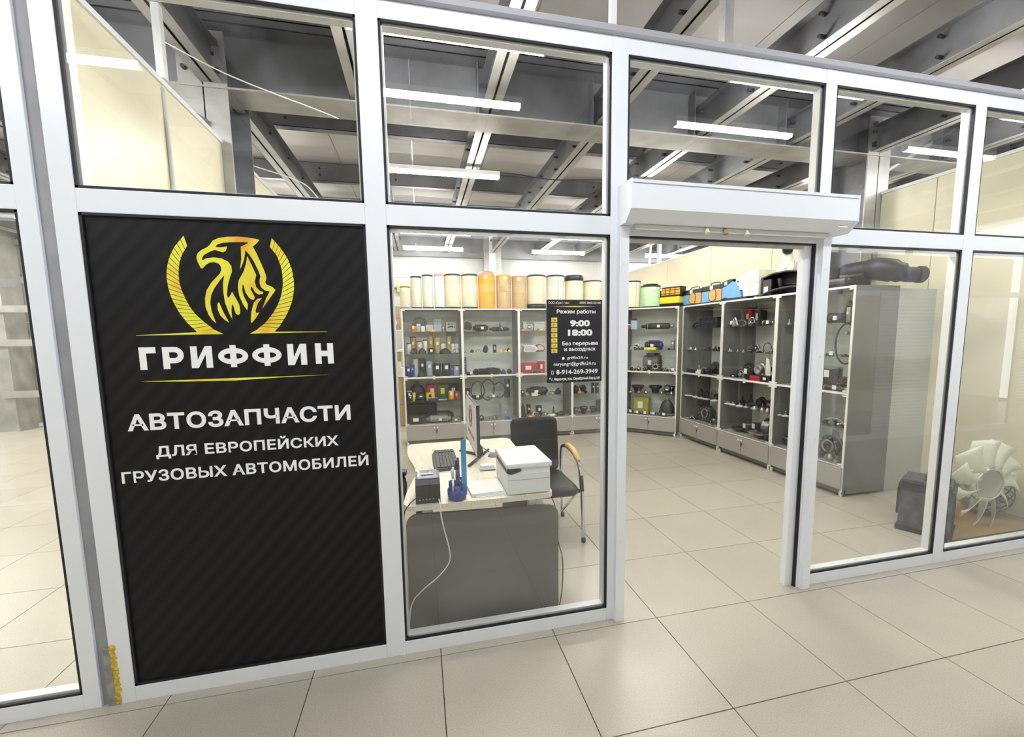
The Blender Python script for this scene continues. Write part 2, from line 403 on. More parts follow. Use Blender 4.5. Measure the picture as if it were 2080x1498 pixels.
# ---------------------------------------------------------------- shopfront frame
YF, YB = .05, .115
Z_BR, Z_TB, Z_TT, Z_TOP, Z_H = .0715, 2.098, 2.189, 2.960, 3.035
wf = S('wall_front')
def member(n, x0, x1, z0, z1, y0=YF, y1=YB): return MB().box(x0, y0, z0, x1, y1, z1, bev=.0025).build(n, ALU, wf)
MUL = [(-.812, -.733), (.336, .427), (1.518, 1.606), (2.800, 2.875), (3.928, 4.018), (5.46, 5.55), (6.6, 6.69), (7.8, 7.89)]
for a, b in MUL: member('mullion', a, b, 0, Z_H, YF-.001, YB+.001)
for i in range(len(MUL)-1):
    a, b = MUL[i][1], MUL[i+1][0]
    member('head_rail', a, b, Z_TOP, Z_H); member('transom', a, b, Z_TB, Z_TT)
    if i != 2: member('bottom_rail', a, b, 0, Z_BR)
MUL2 = [(-4.6, -4.5), (-3.4, -3.3), (-2.2, -2.1), (-.925, -.862)]
for a, b in MUL2: member('mullion', a, b, 0, Z_H, YF-.001, YB+.001)
for (_, a), (b, _) in zip(MUL2, MUL2[1:]):
    member('head_rail', a, b, Z_TOP, Z_H); member('transom', a, b, Z_TB, Z_TT); member('bottom_rail', a, b, 0, Z_BR)
MB().box(-4.6, YF-.03, Z_H+.001, 8, YB+.03, Z_H+.03, bev=.002).build('top_cap', mat('cap_grey', (.42, .42, .46), .4), wf)
MB().box(-.862, YF+.012, .0, -.812, YB, Z_H).build('joint_strip', GAP, wf)
# damaged foot: torn cover plate with foam
MB().box(-.834, YF-.003, 0, -.806, YF+.003, .27).build('joint_strip', mat('dirty_zinc', (.3, .3, .3), .6, noise=.35, nscale=25), wf)
fm = MB()
R = random.Random(3)
for q in range(26):
    z = .01+q*.0105; fm.ball((-.795+R.uniform(-.004, .005)-z*.02, YF-.001, z), .009+R.random()*.005, .006, .009, 8, 5)
tag(fm.build('expanding_foam', mat('yellow_foam', (.62, .44, .05), .9, noise=.4, nscale=80), wf), kind='stuff')

def window(n, x0, x1, z0, z1):
    W_ = S('window_%d' % n)
    g = MB(); t = .0105
    for (a, b, c, d) in ((x0, x1, z0, z0+t), (x0, x1, z1-t, z1), (x0, x0+t, z0, z1), (x1-t, x1, z0, z1)): g.box(a, YF+.002, c, b, YF+.012, d)
    g.build('gasket', RUB, W_)
    g = MB(); t = .018
    for (a, b, c, d) in ((x0, x1, z0, z0+t), (x0, x1, z1-t, z1), (x0, x0+t, z0, z1), (x1-t, x1, z0, z1)): g.box(a, YF+.02, c, b, YB-.002, d, bev=.002)
    g.build('glazing_bead', ALU2, W_)
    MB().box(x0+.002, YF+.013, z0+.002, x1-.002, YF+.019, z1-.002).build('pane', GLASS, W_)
    return W_
n = 1
for i in range(len(MUL)-1):
    a, b = MUL[i][1], MUL[i+1][0]
    window(n, a, b, Z_TT, Z_TOP); n += 1
    if i != 2: window(n, a, b, Z_BR, Z_TB); n += 1
for (_, a), (b, _) in zip(MUL2, MUL2[1:]):
    window(n, a, b, Z_TT, Z_TOP); window(n+1, a, b, Z_BR, Z_TB); n += 2

# doorway: guide rails, jamb, head strip
dr = S('door_1')
for x0, x1 in ((1.555, 1.608), (2.812, 2.868)):
    g = MB().box(x0, YF-.032, 0, x1, YF-.001, 2.137, bev=.002).build('guide_rail', ALU, dr)
    c = MB()
    for z in (.06, .47, .95, 1.45, 1.95): c.cyl(((x0+x1)/2, YF-.031, z), .007, .004, 12, (0, -1, 0))
    tag(c.build('screw_caps', ALU2, g), kind='stuff')
MB().box(2.792, YF+.004, 0, 2.80, YF+.024, 2.137).build('rubber_seal', RUB, dr)
MB().box(2.742, YF+.026, 0, 2.80, YB, 2.098, bev=.002).build('jamb', ALU, dr)
MB().box(1.606, YF+.026, 2.075, 2.742, YB+.0, 2.098, bev=.002).build('head_strip', mat('worn_plastic_strip', (.5, .5, .49), .5, noise=.2, nscale=10), dr)
MB().box(1.606, YF+.008, 2.09, 2.792, YF+.024, 2.098).build('rubber_seal', RUB, dr)

# roller shutter box over the doorway
sb = thing('shutter_box', 'white chamfered roller shutter box mounted over the open doorway', 'shutter box', (2.23, .05, 2.13))
pr = [(.0, 2.328), (-.143, 2.324), (-.143, 2.19), (-.09, 2.138), (0, 2.138)]
pr = [(.049+a, z) for a, z in pr]
MB().prism(pr, 1.562, 2.902, 'x').build('housing', ALU, sb, world=True)
for x0, x1 in ((1.554, 1.562), (2.902, 2.910)): MB().prism([(y-(.002 if y < 0 else 0), z+(.002 if z > 2.2 else -.002)) for y, z in pr], x0, x1, 'x').build('end_cap', ALU, sb, world=True)
MB().box(1.565, -.0975, 2.306, 2.9, -.094, 2.308).build('cover_seam', GAP, sb, world=True)
q = Matrix.Rotation(-math.atan2(.053, .052), 3, 'X')
MB().box(2.80, -.073, 2.153, 2.855, -.0715, 2.178, rot=q).build('maker_sticker', PAPER, sb, world=True)
MB().box(2.806, -.075, 2.163, 2.848, -.0735, 2.168, rot=q, c=(2.8275, -.072, 2.1655)).build('sticker_mark', mat('faded_red_ink', (.5, .25, .25), .7), sb, world=True)
MB().box(1.62, -.02, 2.112, 2.80, .012, 2.137, bev=.002).build('shutter_end_slat', mat('cream_grey_slat', (.62, .61, .6), .5), sb, world=True)
for x, c in ((2.02, 'milk'), (2.13, 'card'), (2.26, 'milk')):
    MB().lathe([(.012, 0), (.014, .006), (.010, .008), (.010, .03)], (x, -.03, 2.105), (0, .3, 1), 12).build('slat_stop', cm(c), sb, world=True)

# ---------------------------------------------------------------- printed film and signs
def tri_mesh(mb, poly, y, mi=0):
    vs = [Vector((p[0], p[1], 0)) for p in poly]; tr = tessellate_polygon([vs])
    V = [mb.bm.verts.new((p[0], y, p[1])) for p in poly]
    for t in tr:
        try: f = mb.bm.faces.new([V[i] for i in t]); f.material_index = mi
        except ValueError: pass
def homog(src, dst):
    import numpy as np
    A = []; B = []
    for (x, y), (u, v) in zip(src, dst):
        A.append([x, y, 1, 0, 0, 0, -u*x, -u*y]); B.append(u); A.append([0, 0, 0, x, y, 1, -v*x, -v*y]); B.append(v)
    h = np.linalg.solve(np.array(A, float), np.array(B, float))
    def f(x, y):
        d = h[6]*x+h[7]*y+1; return ((h[0]*x+h[1]*y+h[2])/d, (h[3]*x+h[4]*y+h[5])/d)
    return f
def text(body, x0, x1, z0, z1, y, m, name, parent, bold=.02, gap=1.0, back=False):
    "lettering fitted into the rectangle x0..x1, z0..z1 of the plane y"
    c = bpy.data.curves.new(name, 'FONT'); c.body = body; c.space_character = gap; c.resolution_u = 4; c.bevel_depth = bold; c.bevel_resolution = 0; c.fill_mode = 'FRONT'
    t = bpy.data.objects.new('tmp', c); COL.objects.link(t); bpy.context.view_layer.update()
    me = bpy.data.meshes.new_from_object(t.evaluated_get(bpy.context.evaluated_depsgraph_get()))
    bpy.data.objects.remove(t); bpy.data.curves.remove(c)
    xs = [v.co.x for v in me.vertices]; ys = [v.co.y for v in me.vertices]
    a, b, c_, d = min(xs), max(xs), min(ys), max(ys); P = absloc(parent)
    for v in me.vertices:
        X = x0+(v.co.x-a)/(b-a)*(x1-x0); Z = z0+(v.co.y-c_)/(d-c_)*(z1-z0)
        v.co = Vector((X, y-v.co.z*.002, Z))-P
    me.name = name; me.materials.clear(); me.materials.append(m)
    o = bpy.data.objects.new(name, me); COL.objects.link(o); o.parent = parent; return o
INKW = mat('white_print', (.97, .98, 1.0), .5)
def gold():
    m = mat('gold_print', (.9, .8, .06), .5); nt = m.node_tree; b = nt.nodes['Principled BSDF']
    tc = nt.nodes.new('ShaderNodeTexCoord'); n_ = nt.nodes.new('ShaderNodeTexNoise'); n_.inputs['Scale'].default_value = 7; n_.inputs['Detail'].default_value = 1
    nt.links.new(tc.outputs['Object'], n_.inputs[0]); r = nt.nodes.new('ShaderNodeValToRGB'); nt.links.new(n_.outputs[0], r.inputs[0])
    e = r.color_ramp.elements; e[0].position = .3; e[0].color = (.82, .36, .03, 1); e[1].position = .62; e[1].color = (.86, .84, .06, 1)
    x = e.new(.45); x.color = (.86, .7, .04, 1)
    nt.links.new(r.outputs[0], b.inputs['Base Color']); return m
GOLD = gold()
def carbon():
    m = mat('black_carbon_print', (.012, .012, .014), .5, spec=.25); nt = m.node_tree; b = nt.nodes['Principled BSDF']
    tc = nt.nodes.new('ShaderNodeTexCoord'); mp = nt.nodes.new('ShaderNodeMapping'); mp.inputs['Rotation'].default_value = (0, math.radians(48), 0)
    wv = nt.nodes.new('ShaderNodeTexWave'); wv.bands_direction = 'Z'; wv.inputs['Scale'].default_value = 5.5; wv.inputs['Distortion'].default_value = .6; wv.inputs['Detail'].default_value = 2
    nt.links.new(tc.outputs['Object'], mp.inputs[0]); nt.links.new(mp.outputs[0], wv.inputs[0])
    r = nt.nodes.new('ShaderNodeValToRGB'); nt.links.new(wv.outputs[0], r.inputs[0])
    r.color_ramp.elements[0].color = (.004, .004, .005, 1); r.color_ramp.elements[1].color = (.011, .0105, .012, 1)
    nt.links.new(r.outputs[0], b.inputs['Base Color']); return m
CARBON = carbon()
PX0, PX1, PZ0, PZ1 = -.731, .334, .0755, 2.094
H = homog([(155, 427), (742, 454), (794, 1310.5), (285, 1394)], [(-.733, 2.098), (.336, 2.098), (.336, .0715), (-.733, .0715)])
po = thing('window_poster', 'tall black shop poster with a golden winged beast emblem and white lettering', 'poster', (-.2, .078, 1.08))
MB().box(PX0, .0605, PZ0, PX1, .0625, PZ1).build('film', CARBON, po, world=True)
yp = .0598
def T(body, tl, tr, br, bl, nm, bold=.02, gap=1.0):
    a, b, c, d = H(*tl), H(*tr), H(*br), H(*bl)
    text(body, (a[0]+d[0])/2, (b[0]+c[0])/2, (c[1]+d[1])/2, (a[1]+b[1])/2, yp, INKW, nm, po, bold, gap)
# shop name drawn as heavy block letters, one object per letter
def glyph(ch, w_, t=.27):
    L = [(0, 0), (t, 0), (t, 1), (0, 1)]; Rr = [(w_-t, 0), (w_, 0), (w_, 1), (w_-t, 1)]
    def arc(cx, cz, rx, rz, a, b, n_=14): return [(cx+rx*math.cos(a+(b-a)*i/n_), cz+rz*math.sin(a+(b-a)*i/n_)) for i in range(n_+1)]
    if ch == 'Г': return [[(0, 0), (t, 0), (t, 1-t), (w_, 1-t), (w_, 1), (0, 1)]]
    if ch == 'Н': return [[(0, 0), (t, 0), (t, .365), (w_-t, .365), (w_-t, 0), (w_, 0), (w_, 1), (w_-t, 1), (w_-t, .635), (t, .635), (t, 1), (0, 1)]]
    if ch == 'И': return [[(0, 0), (t*1.05, 0), (w_-t, .62), (w_-t, 0), (w_, 0), (w_, 1), (w_-t*1.05, 1), (t, .38), (t, 1), (0, 1)]]
    if ch == 'Р': return [[(0, 0), (t, 0), (t, .26)]+arc(w_-.37, .63, .37, .37, -PI/2, PI/2)+[(0, 1), (0, .5)]+[(t, .5), (t, .76), (w_-.37, .76)]+arc(w_-.37, .63, .13, .13, PI/2, -PI/2)[1:]+[(t, .5), (0, .5)]]
    if ch == 'Ф':
        q = PI/2; cx = w_/2; e = math.asin(.135/.38*.9)
        o = [[(cx-.135, -.04), (cx+.135, -.04), (cx+.135, 1.04), (cx-.135, 1.04)]]
        for sg in (1, -1):
            ou = arc(cx, .5, w_/2*sg, .40, -q+.28, q-.28); inn = arc(cx, .5, (w_/2-.25)*sg, .16, q-.6, -q+.6)
            o.append([(cx+.135*sg, ou[0][1])]+ou+[(cx+.135*sg, ou[-1][1]), (cx+.135*sg, inn[0][1])]+inn+[(cx+.135*sg, inn[-1][1])])
        return o
c8 = lambda x, y: H(260+x/2.927, 660+y/2.927)
for ch, x0, x1, zt, zb in (('Г', 73, 158, 130, 267), ('Р', 212, 325, 128, 262), ('И', 380, 496, 124, 257), ('Ф', 543, 711, 122, 248), ('Ф', 746, 911, 118, 241), ('И', 957, 1062, 112, 240), ('Н', 1123, 1222, 108, 233)):
    a = c8(x0, zb); b = c8(x1, zt); hh = b[1]-a[1]; mb = MB()
    for poly in glyph(ch, (b[0]-a[0])/hh): tri_mesh(mb, [(a[0]+p[0]*hh, a[1]+p[1]*hh) for p in poly], yp)
    mb.build('heading_letter', INKW, po, world=True)
T('АВТОЗАПЧАСТИ', (258, 843), (714, 822), (716, 853), (259, 879), 'lettering', .035, 1.05)
T('ДЛЯ ЕВРОПЕЙСКИХ', (319, 902), (690, 880), (692, 907), (318, 938), 'lettering', .028, 1.05)
T('ГРУЗОВЫХ АВТОМОБИЛЕЙ', (249, 958), (752, 917), (753, 945), (249.5, 987), 'lettering', .028, 1.05)
cr = lambda x, y: H(320+x/6.24, 460+y/6.24)
E1 = [(640,220),(680,160),(760,125),(870,112),(1000,110),(1120,120),(1230,140),(1270,150),(1274,162),(1235,205),(1195,240),(1240,320),(1300,450),(1350,560),(1372,630),(1372,660),(1358,695),(1375,725),(1420,745),(1455,760),(1492,800),(1410,915),(1335,1028),(1330,1020),(1370,910),(1418,815),(1360,805),(1310,765),(1290,720),(1285,670),(1297,620),(1270,550),(1210,430),(1150,340),(1100,285),(1095,340),(1085,400),(1060,480),(1035,530),(1042,470),(1050,400),(1045,300),(1040,240),(1080,220),(1138,192),(1120,184),(1060,182),(900,182),(800,190),(735,215),(718,240),(760,247),(820,242),(865,235),(862,262),(850,292),(815,312),(760,296),(710,280),(650,300),(570,345),(548,380),(550,405),(560,410),(600,388),(700,375),(800,390),(880,430),(925,490),(932,560),(905,640),(880,740),(872,860),(885,897),(905,880),(922,850),(937,815),(955,850),(985,900),(1030,980),(1045,1060),(1040,1105),(1015,1115),(985,1095),(960,1010),(942,975),(935,1000),(932,1060),(945,1170),(900,1090),(850,960),(825,820),(820,700),(835,605),(780,670),(710,770),(670,860),(660,960),(680,1070),(740,1222),(690,1180),(640,1110),(600,1010),(592,900),(610,800),(670,700),(735,630),(780,580),(795,540),(790,490),(760,455),(700,437),(640,445),(600,470),(550,522),(530,505),(490,430),(475,370),(490,320),(540,280),(600,250)]
E2 = [(1125,358),(1180,470),(1243,605),(1225,690),(1245,760),(1290,805),(1340,825),(1325,848),(1280,855),(1230,825),(1200,770),(1180,748),(1175,790),(1228,885),(1222,915),(1200,922),(1160,900),(1110,830),(1085,740),(1070,722),(1066,800),(1090,880),(1142,980),(1135,1058),(1080,980),(1030,870),(1010,760),(1020,670),(1080,560),(1110,460)]
E3 = [(770,948),(782,975),(830,1080),(905,1212),(850,1180),(790,1120),(755,1040),(752,975)]
E4 = [(1320,898),(1270,960),(1240,1060),(1245,1090),(1290,1082),(1250,1150),(1192,1220),(1180,1190),(1185,1080),(1215,960),(1260,910)]
mb = MB()
for e in (E1, E2, E3, E4): tri_mesh(mb, [cr(*p) for p in e], yp)
mb.build('beast_emblem', GOLD, po, world=True)
def resamp(P, N):
    P = [Vector((a, b)) for a, b in P]; L = [0]
    for a, b in zip(P, P[1:]): L.append(L[-1]+(b-a).length)
    out = []
    for k in range(N+1):
        t = L[-1]*k/N; i = max(j for j in range(len(L)) if L[j] <= t+1e-9); i = min(i, len(P)-2)
        out.append(P[i].lerp(P[i+1], (t-L[i])/(L[i+1]-L[i])))
    return out
def laurel(O, I):
    N = 21; o = resamp(O, N*2); i = resamp(I, N*2); mb = MB()
    for k in range(N):
        a, b = (k*2, k*2+2) if k == N-1 else (k*2, k*2+1.75)
        def at(P, t): j = min(int(t), len(P)-2); return P[j].lerp(P[j+1], t-j)
        tri_mesh(mb, [cr(*at(o, a)), cr(*at(o, (a+b)/2)), cr(*at(o, b)), cr(*at(i, b)), cr(*at(i, (a+b)/2)), cr(*at(i, a))], yp)
    return mb
laurel([(308,95),(190,240),(130,370),(100,500),(98,640),(115,740),(150,860),(200,970),(270,1090),(370,1215),(500,1335)], [(355,225),(290,340),(258,450),(250,560),(258,680),(290,790),(340,900),(400,1010),(475,1105),(580,1200),(700,1290)]).build('laurel_arc', GOLD, po, world=True)
laurel([(1435,130),(1550,260),(1640,390),(1700,540),(1725,680),(1728,790),(1710,920),(1680,1020),(1630,1130),(1550,1260),(1485,1330)], [(1412,245),(1500,350),(1560,500),(1580,620),(1585,740),(1565,870),(1525,985),(1460,1100),(1370,1215),(1265,1300)]).build('laurel_arc', GOLD, po, world=True)
mb = MB()
tri_mesh(mb, [cr(*p) for p in [(490,1335),(700,1296),(835,1360),(-280,1376),(-282,1372)]], yp)
tri_mesh(mb, [cr(*p) for p in [(1170,1355),(1265,1302),(1485,1330),(2160,1330),(2160,1334)]], yp)
hl = [H(285.5, 775), H(380, 771.5), H(480, 768), H(580, 765), H(673.5, 761.6), H(580, 766.5), H(480, 773), H(380, 775)]
tri_mesh(mb, hl, yp)
mb.build('gold_rule', GOLD, po, world=True)

hs = thing('hours_sign', 'small black opening-hours sign with yellow weekday squares and white lettering on the glass', 'sign', (1.33, .078, 1.35))
SX0, SX1, SZ0, SZ1 = 1.181, 1.481, 1.350, 1.772
Q = homog([(62, 75), (972, 90), (955, 1412), (65, 1440)], [(SX0, SZ1), (SX1, SZ1), (SX1, SZ0), (SX0, SZ0)])
MB().box(SX0, .0605, SZ0, SX1, .0625, SZ1).build('film', mat('black_sign_film', (.012, .012, .02), .4), hs, world=True)
ys = .0600
def U(body, l, t, r, b, m=INKW, bold=.01, nm='lettering'):
    a = Q(l, (t+b)/2)[0]; c = Q(r, (t+b)/2)[0]; text(body, a, c, Q((l+r)/2, b)[1], Q((l+r)/2, t)[1], ys, m, nm, hs, bold)
U('ООО «Гриффин»', 95, 108, 438, 158); U('ИНН 2465125140', 605, 115, 948, 155)
U('Режим работы', 228, 242, 862, 325, bold=.025); U('9:00', 445, 415, 768, 522, bold=.05); U('18:00', 410, 567, 810, 672, bold=.05)
U('Без перерыва', 315, 762, 895, 840, bold=.025); U('и выходных', 348, 868, 860, 930, bold=.025)
U('griffin24.ru', 395, 1003, 732, 1062); U('neryungri@griffin24.ru', 175, 1093, 860, 1170)
U('8-914-269-3949', 218, 1217, 893, 1292, bold=.02); U('г. Нерюнгри, пос. Серебряный Бор д.109', 140, 1342, 925, 1400, bold=.03)
mb = MB(); tri_mesh(mb, [Q(*p) for p in [(165, 190), (510, 183), (860, 196), (510, 201)]], ys); mb.build('gold_rule', GOLD, hs, world=True)
INKB = mat('black_print', (.02, .02, .02), .6); YEL = mat('yellow_print', (.9, .68, .12), .5)
for k, d in enumerate(('Пн', 'Вт', 'Ср', 'Чт', 'Пт', 'Сб', 'Вс')):
    t = 372+84.5*k; mb = MB(); a = Q(138, t+70); b = Q(235, t); mb.box(a[0], .0598, a[1], b[0], .0605, b[1]); mb.build('weekday_square', YEL, hs, world=True)
    a = Q(163, t+52); b = Q(208, t+20); text(d, a[0], b[0], a[1], b[1], ys-.0012, INKB, 'lettering', hs, .01)
mb = MB()
c = Q(332, 1037); tri_mesh(mb, [(c[0]+.0072*math.cos(a*PI/8), c[1]+.0072*math.sin(a*PI/8)) for a in range(16)], ys)
mb.build('globe_icon', INKW, hs, world=True); mb = MB()
for a, b, c_, d in ((135, 1238, 172, 1246), (135, 1288, 172, 1298), (135, 1238, 142, 1298), (165, 1238, 172, 1298)): tri_mesh(mb, [Q(a, b), Q(c_, b), Q(c_, d), Q(a, d)], ys)
mb.build('phone_icon', INKW, hs, world=True); mb = MB()
c = Q(113, 1362); tri_mesh(mb, [(c[0]+.0036*math.cos(a*PI/6), c[1]+.0036*math.sin(a*PI/6)) for a in range(12)], ys); tri_mesh(mb, [Q(104, 1366), Q(122, 1366), Q(113, 1392)], ys)
mb.build('pin_icon', INKW, hs, world=True)

# ---------------------------------------------------------------- lamps
def make_lamp(loc, m, label, group, L=1.2):
    t = thing('tube_lamp', label, 'ceiling lamp', loc, 0, group)
    MB().box(0, -.028, .0, L, .028, .045, bev=.004).build('housing', ALU2, t)
    MB().box(.012, -.026, -.03, L-.012, .026, .0).build('diffuser', m, t)
    for x in (-.004, L-.008): MB().box(x, -.03, -.032, x+.012, .03, .046, bev=.002).build('end_cap', WPLAS, t)
    for x in (.25, L-.25): MB().box(x-.01, -.004, .045, x+.01, .004, .1).build('hanger', STEEL2, t)
    return t
rowsn = {.77: 'first', 2.9: 'second', 5.6: 'third', 6.95: 'fourth'}
coln = {-2.35: 'over the neighbouring shop', .30: 'over the desk side', 2.97: 'over the doorway side', 5.64: 'by the right wall', 8.3: 'beyond the right wall'}
for y in (.77, 2.9, 5.6, 6.95):
    for x in (-7.7, -5.0, -2.35, .30, 2.97, 5.64, 8.3):
        cl = coln.get(x, 'far left over the neighbouring shop' if x == -5.0 else 'farthest left over the neighbouring shop')
        make_lamp((x-(.2 if y < 1 and x > 1 else .1 if y < 1 else 0), y, 3.405 if y < 1 else 3.4), LAMP_S, 'white tube lamp in the %s row behind the glass, %s' % (rowsn[y], cl), 'tube lamps over the shop')
for y in (-1.3,):
    for k in range(-3, 4):
        x = .2+k*2.55
        make_lamp((x, y, 3.4), LAMP_H, ['leftmost', 'second', 'third', 'middle', 'fifth', 'sixth', 'rightmost'][k+3]+' white tube lamp over the public hall, mirrored in the upper panes', 'tube lamps over the hall')

# ---------------------------------------------------------------- display cabinets
def cabinet(label, loc, rz, W_=.865, D=.42, glassdoors=True, idx=0):
    t = thing('display_cabinet', label, 'display cabinet', loc, rz, 'glass display cabinets round the shop')
    H1, HM, HB = 2.02, 1.01, .30
    MB().box(0, .004, .03, .016, D, H1-.016).build('side_panel', CGREY, t); MB().box(W_-.016, .004, .03, W_, D, H1-.016).build('side_panel', CGREY, t)
    MB().box(.016, D-.008, .05, W_-.016, D, H1-.016).build('back_panel', CBACK, t)
    MB().box(0, .004, H1-.016, W_, D, H1).build('top_panel', CGREY, t)
    MB().box(0, .03, .02, W_, .046, .075).build('plinth', mat('plinth_grey', (.2, .195, .19), .5), t)
    for z, n_ in ((HM, 'middle_shelf'), (HB, 'bottom_shelf')): MB().box(.016, .006, z-.008, W_-.016, D-.008, z+.008).build(n_, CGREY2, t)
    e = MB()
    e.box(0, -.004, .05, .018, .004, H1).box(W_-.018, -.004, .05, W_, .004, H1).box(.018, 0, H1-.02, W_-.018, .004, H1).box(.018, 0, HM-.011, W_-.018, .004, HM+.011).box(.012, 0, HB-.004, W_-.012, .004, HB+.006)
    e.build('edge_trim', CEDGE, t)
    for z in (1.68, 1.355, .655): MB().box(.018, .02, z-.003, W_-.018, D-.01, z+.003).build('glass_shelf', GSHELF, t)
    for s in (0, 1):
        x0, x1 = (.006, W_/2-.002) if s == 0 else (W_/2+.002, W_-.006); xi = x1 if s == 0 else x0; sg = -1 if s == 0 else 1
        d = MB().box(x0, -.018, .078, x1, -.002, HB-.008, bev=.001).build('base_door', CGREY2, t)
        MB().lathe([(.006, 0), (.006, .012), (.013, .016), (.013, .024), (0, .027)], (xi+sg*.022, -.018, HB-.04), (0, -1, 0), 14).build('knob', WPLAS, d)
        if s: MB().cyl((xi+sg*.012, -.018, HB-.085), .008, .006, 12, (0, -1, 0)).box(xi+sg*.012-.004, -.03, HB-.12, xi+sg*.012+.004, -.024, HB-.088).build('lock', DSTEEL, d)
        if glassdoors:
            for a, b in ((HB+.01, HM-.012), (HM+.012, H1-.02)):
                g = MB().box(x0+.008, -.008, a, x1, -.003, b).build('glass_door', CGLASS, t)
                h = MB()
                for z in (a+.004, b-.018): h.box((x0+.012) if s == 0 else (x1-.045), -.012, z, (x0+.045) if s == 0 else (x1-.012), -.001, z+.014)
                h.box(xi-.014 if s == 0 else xi, -.014, (b-.016) if a < .5 else (a), xi if s == 0 else xi+.014, -.002, (b) if a < .5 else (a+.016))
                h.build('clip', CEDGE, g)
    for x in (.02, W_-.02): MB().cyl((x, .015, 0), .016, .05, 10).build('foot', WPLAS, t)
    return t
CAB = {}
defs = [('C1', 'leftmost back display cabinet, filled with filters and cans', (.312, 4.32, 0), 0), ('C2', 'second back display cabinet from the left, with hoop clamps inside', (1.177, 4.32, 0), 0),
        ('C3', 'third back display cabinet, with red lamps, behind the black chair', (2.042, 4.32, 0), 0), ('C4', 'fourth back display cabinet, mostly behind the hours sign', (2.907, 4.32, 0), 0),
        ('C5', 'angled corner display cabinet with the electric motors inside', (3.785, 4.325, 0), -PI/4), ('R1', 'side display cabinet next to the corner, under blue and tan filters', (4.47, 3.745, 0), -PI/2),
        ('R2', 'middle side display cabinet under the milky tank, with the turbocharger', (4.47, 2.875, 0), -PI/2), ('R3', 'side display cabinet nearest the glass front, under the black duct', (4.47, 2.005, 0), -PI/2)]
for k, l, loc, rz in defs:
    CAB[k] = (cabinet(l, loc, rz, .865 if k != 'C5' else .85, .42 if k[0] == 'C' else .52), Vector(loc), rz)
CN = {'C1': 'leftmost back cabinet', 'C2': 'second back cabinet', 'C3': 'third back cabinet', 'C4': 'fourth back cabinet', 'C5': 'corner cabinet', 'R1': 'first side cabinet', 'R2': 'middle side cabinet', 'R3': 'nearest side cabinet'}
LEV = {'t': (1.683, 'top glass shelf'), 's': (1.358, 'second glass shelf'), 'm': (1.018, 'white middle shelf'), 'l': (.658, 'lower glass shelf'), 'b': (.308, 'bottom shelf')}

# ---------------------------------------------------------------- small goods. every maker builds in a local frame: x -w/2..w/2, y 0..d, z 0..h
def it(name, loc, rz): return empty(name, loc, rz)
def mk_can(w, h, c, c2=None, tagx=True):
    def f(o):
        r = w/2
        MB().lathe([(r*.92, 0), (r, .006), (r, h*.9), (r*.98, h*.93)], (0, r, 0), seg=18).build('body', cm(c), o)
        MB().lathe([(r*1.0, h*.93), (r*1.03, h*.94), (r*1.03, h*.985), (r*.7, h), (r*.4, h)], (0, r, 0), seg=18).build('cap', cm(c2 or 'black'), o)
        if tagx: MB().box(-r*.35, -.003, h*.55, r*.35, -.001, h*.55+r*.9).build('price_tag', PAPER, o)
    return f
def mk_box(w, h, c, c2=None, d=None):
    d = d or min(w, .16)
    def f(o):
        MB().box(-w/2, 0, 0, w/2, d, h, bev=min(w, h)*.06).build('body', cm(c), o)
        MB().box(-w*.2, -.002, h*.35, w*.12, 0, h*.75).build('price_tag', cm(c2) if c2 else PAPER, o)
    return f
def mk_ring(w, h, c, c2=None):
    def f(o):
        R = max(w, h)/2; MB().torus((0, .03, h/2), R*.92, R*.07, (0, 1, 0), 32, 8, sq=h/w).build('hoop', cm(c), o)
        MB().box(-.012, .015, h*.88, .012, .045, h).build('clamp', cm('alloy'), o)
    return f
def mk_motor(w, h, c, c2='iron'):
    def f(o):
        r = h*.42; mb = MB(); prof = []
        for k in range(9): prof += [(r, w*(.12+.07*k)), (r*.9, w*(.14+.07*k)), (r*.9, w*(.17+.07*k)), (r, w*(.185+.07*k))]
        mb.lathe([(r*.5, 0), (r*.85, w*.03), (r, w*.1)]+prof+[(r*.95, w*.85), (r*.4, w*.9)], (-w/2, r, r*1.12), (1, 0, 0), 16)
        mb.build('body', cm(c), o)
        MB().lathe([(r*1.1, 0), (r*1.1, .02), (r*.6, .03), (r*.3, w*.14)], (w*.3, r, r*1.12), (1, 0, 0), 16).build('flange', cm(c2), o)
        MB().box(-w*.3, r*.4, r*1.9, w*.1, r*1.6, h, bev=.004).cyl((w*.2, r, r*1.5), r*.35, h-r*1.5, 10).build('terminal_box', cm(c2), o)
        MB().box(-w*.35, r*.2, 0, -w*.2, r*1.8, r*.35).box(w*.15, r*.2, 0, w*.3, r*1.8, r*.35).build('foot', cm(c2), o)
        MB().box(-w*.18, -.002, h*.32, -w*.02, .004, h*.6).build('price_tag', PAPER, o)
    return f
def mk_long(w, h, c, c2='dark'):
    def f(o):
        r = h/2; MB().lathe([(r*.5, 0), (r*.55, w*.12), (r*.95, w*.15), (r, w*.2), (r, w*.8), (r*.9, w*.84), (r*.6, w*.88)], (-w/2, r, r), (1, 0, 0), 16).build('body', cm(c), o)
        MB().lathe([(r*.7, 0), (r*.7, w*.06), (r*.45, w*.1)], (w*.38, r, r), (1, 0, 0), 10).torus((-w*.3, r, r), r*1.02, .005, (1, 0, 0), 16, 6).build('end_fitting', cm(c2), o)
        MB().box(0, -.002, h*.3, .04, .0, h*.3+.04).build('price_tag', PAPER, o)
    return f
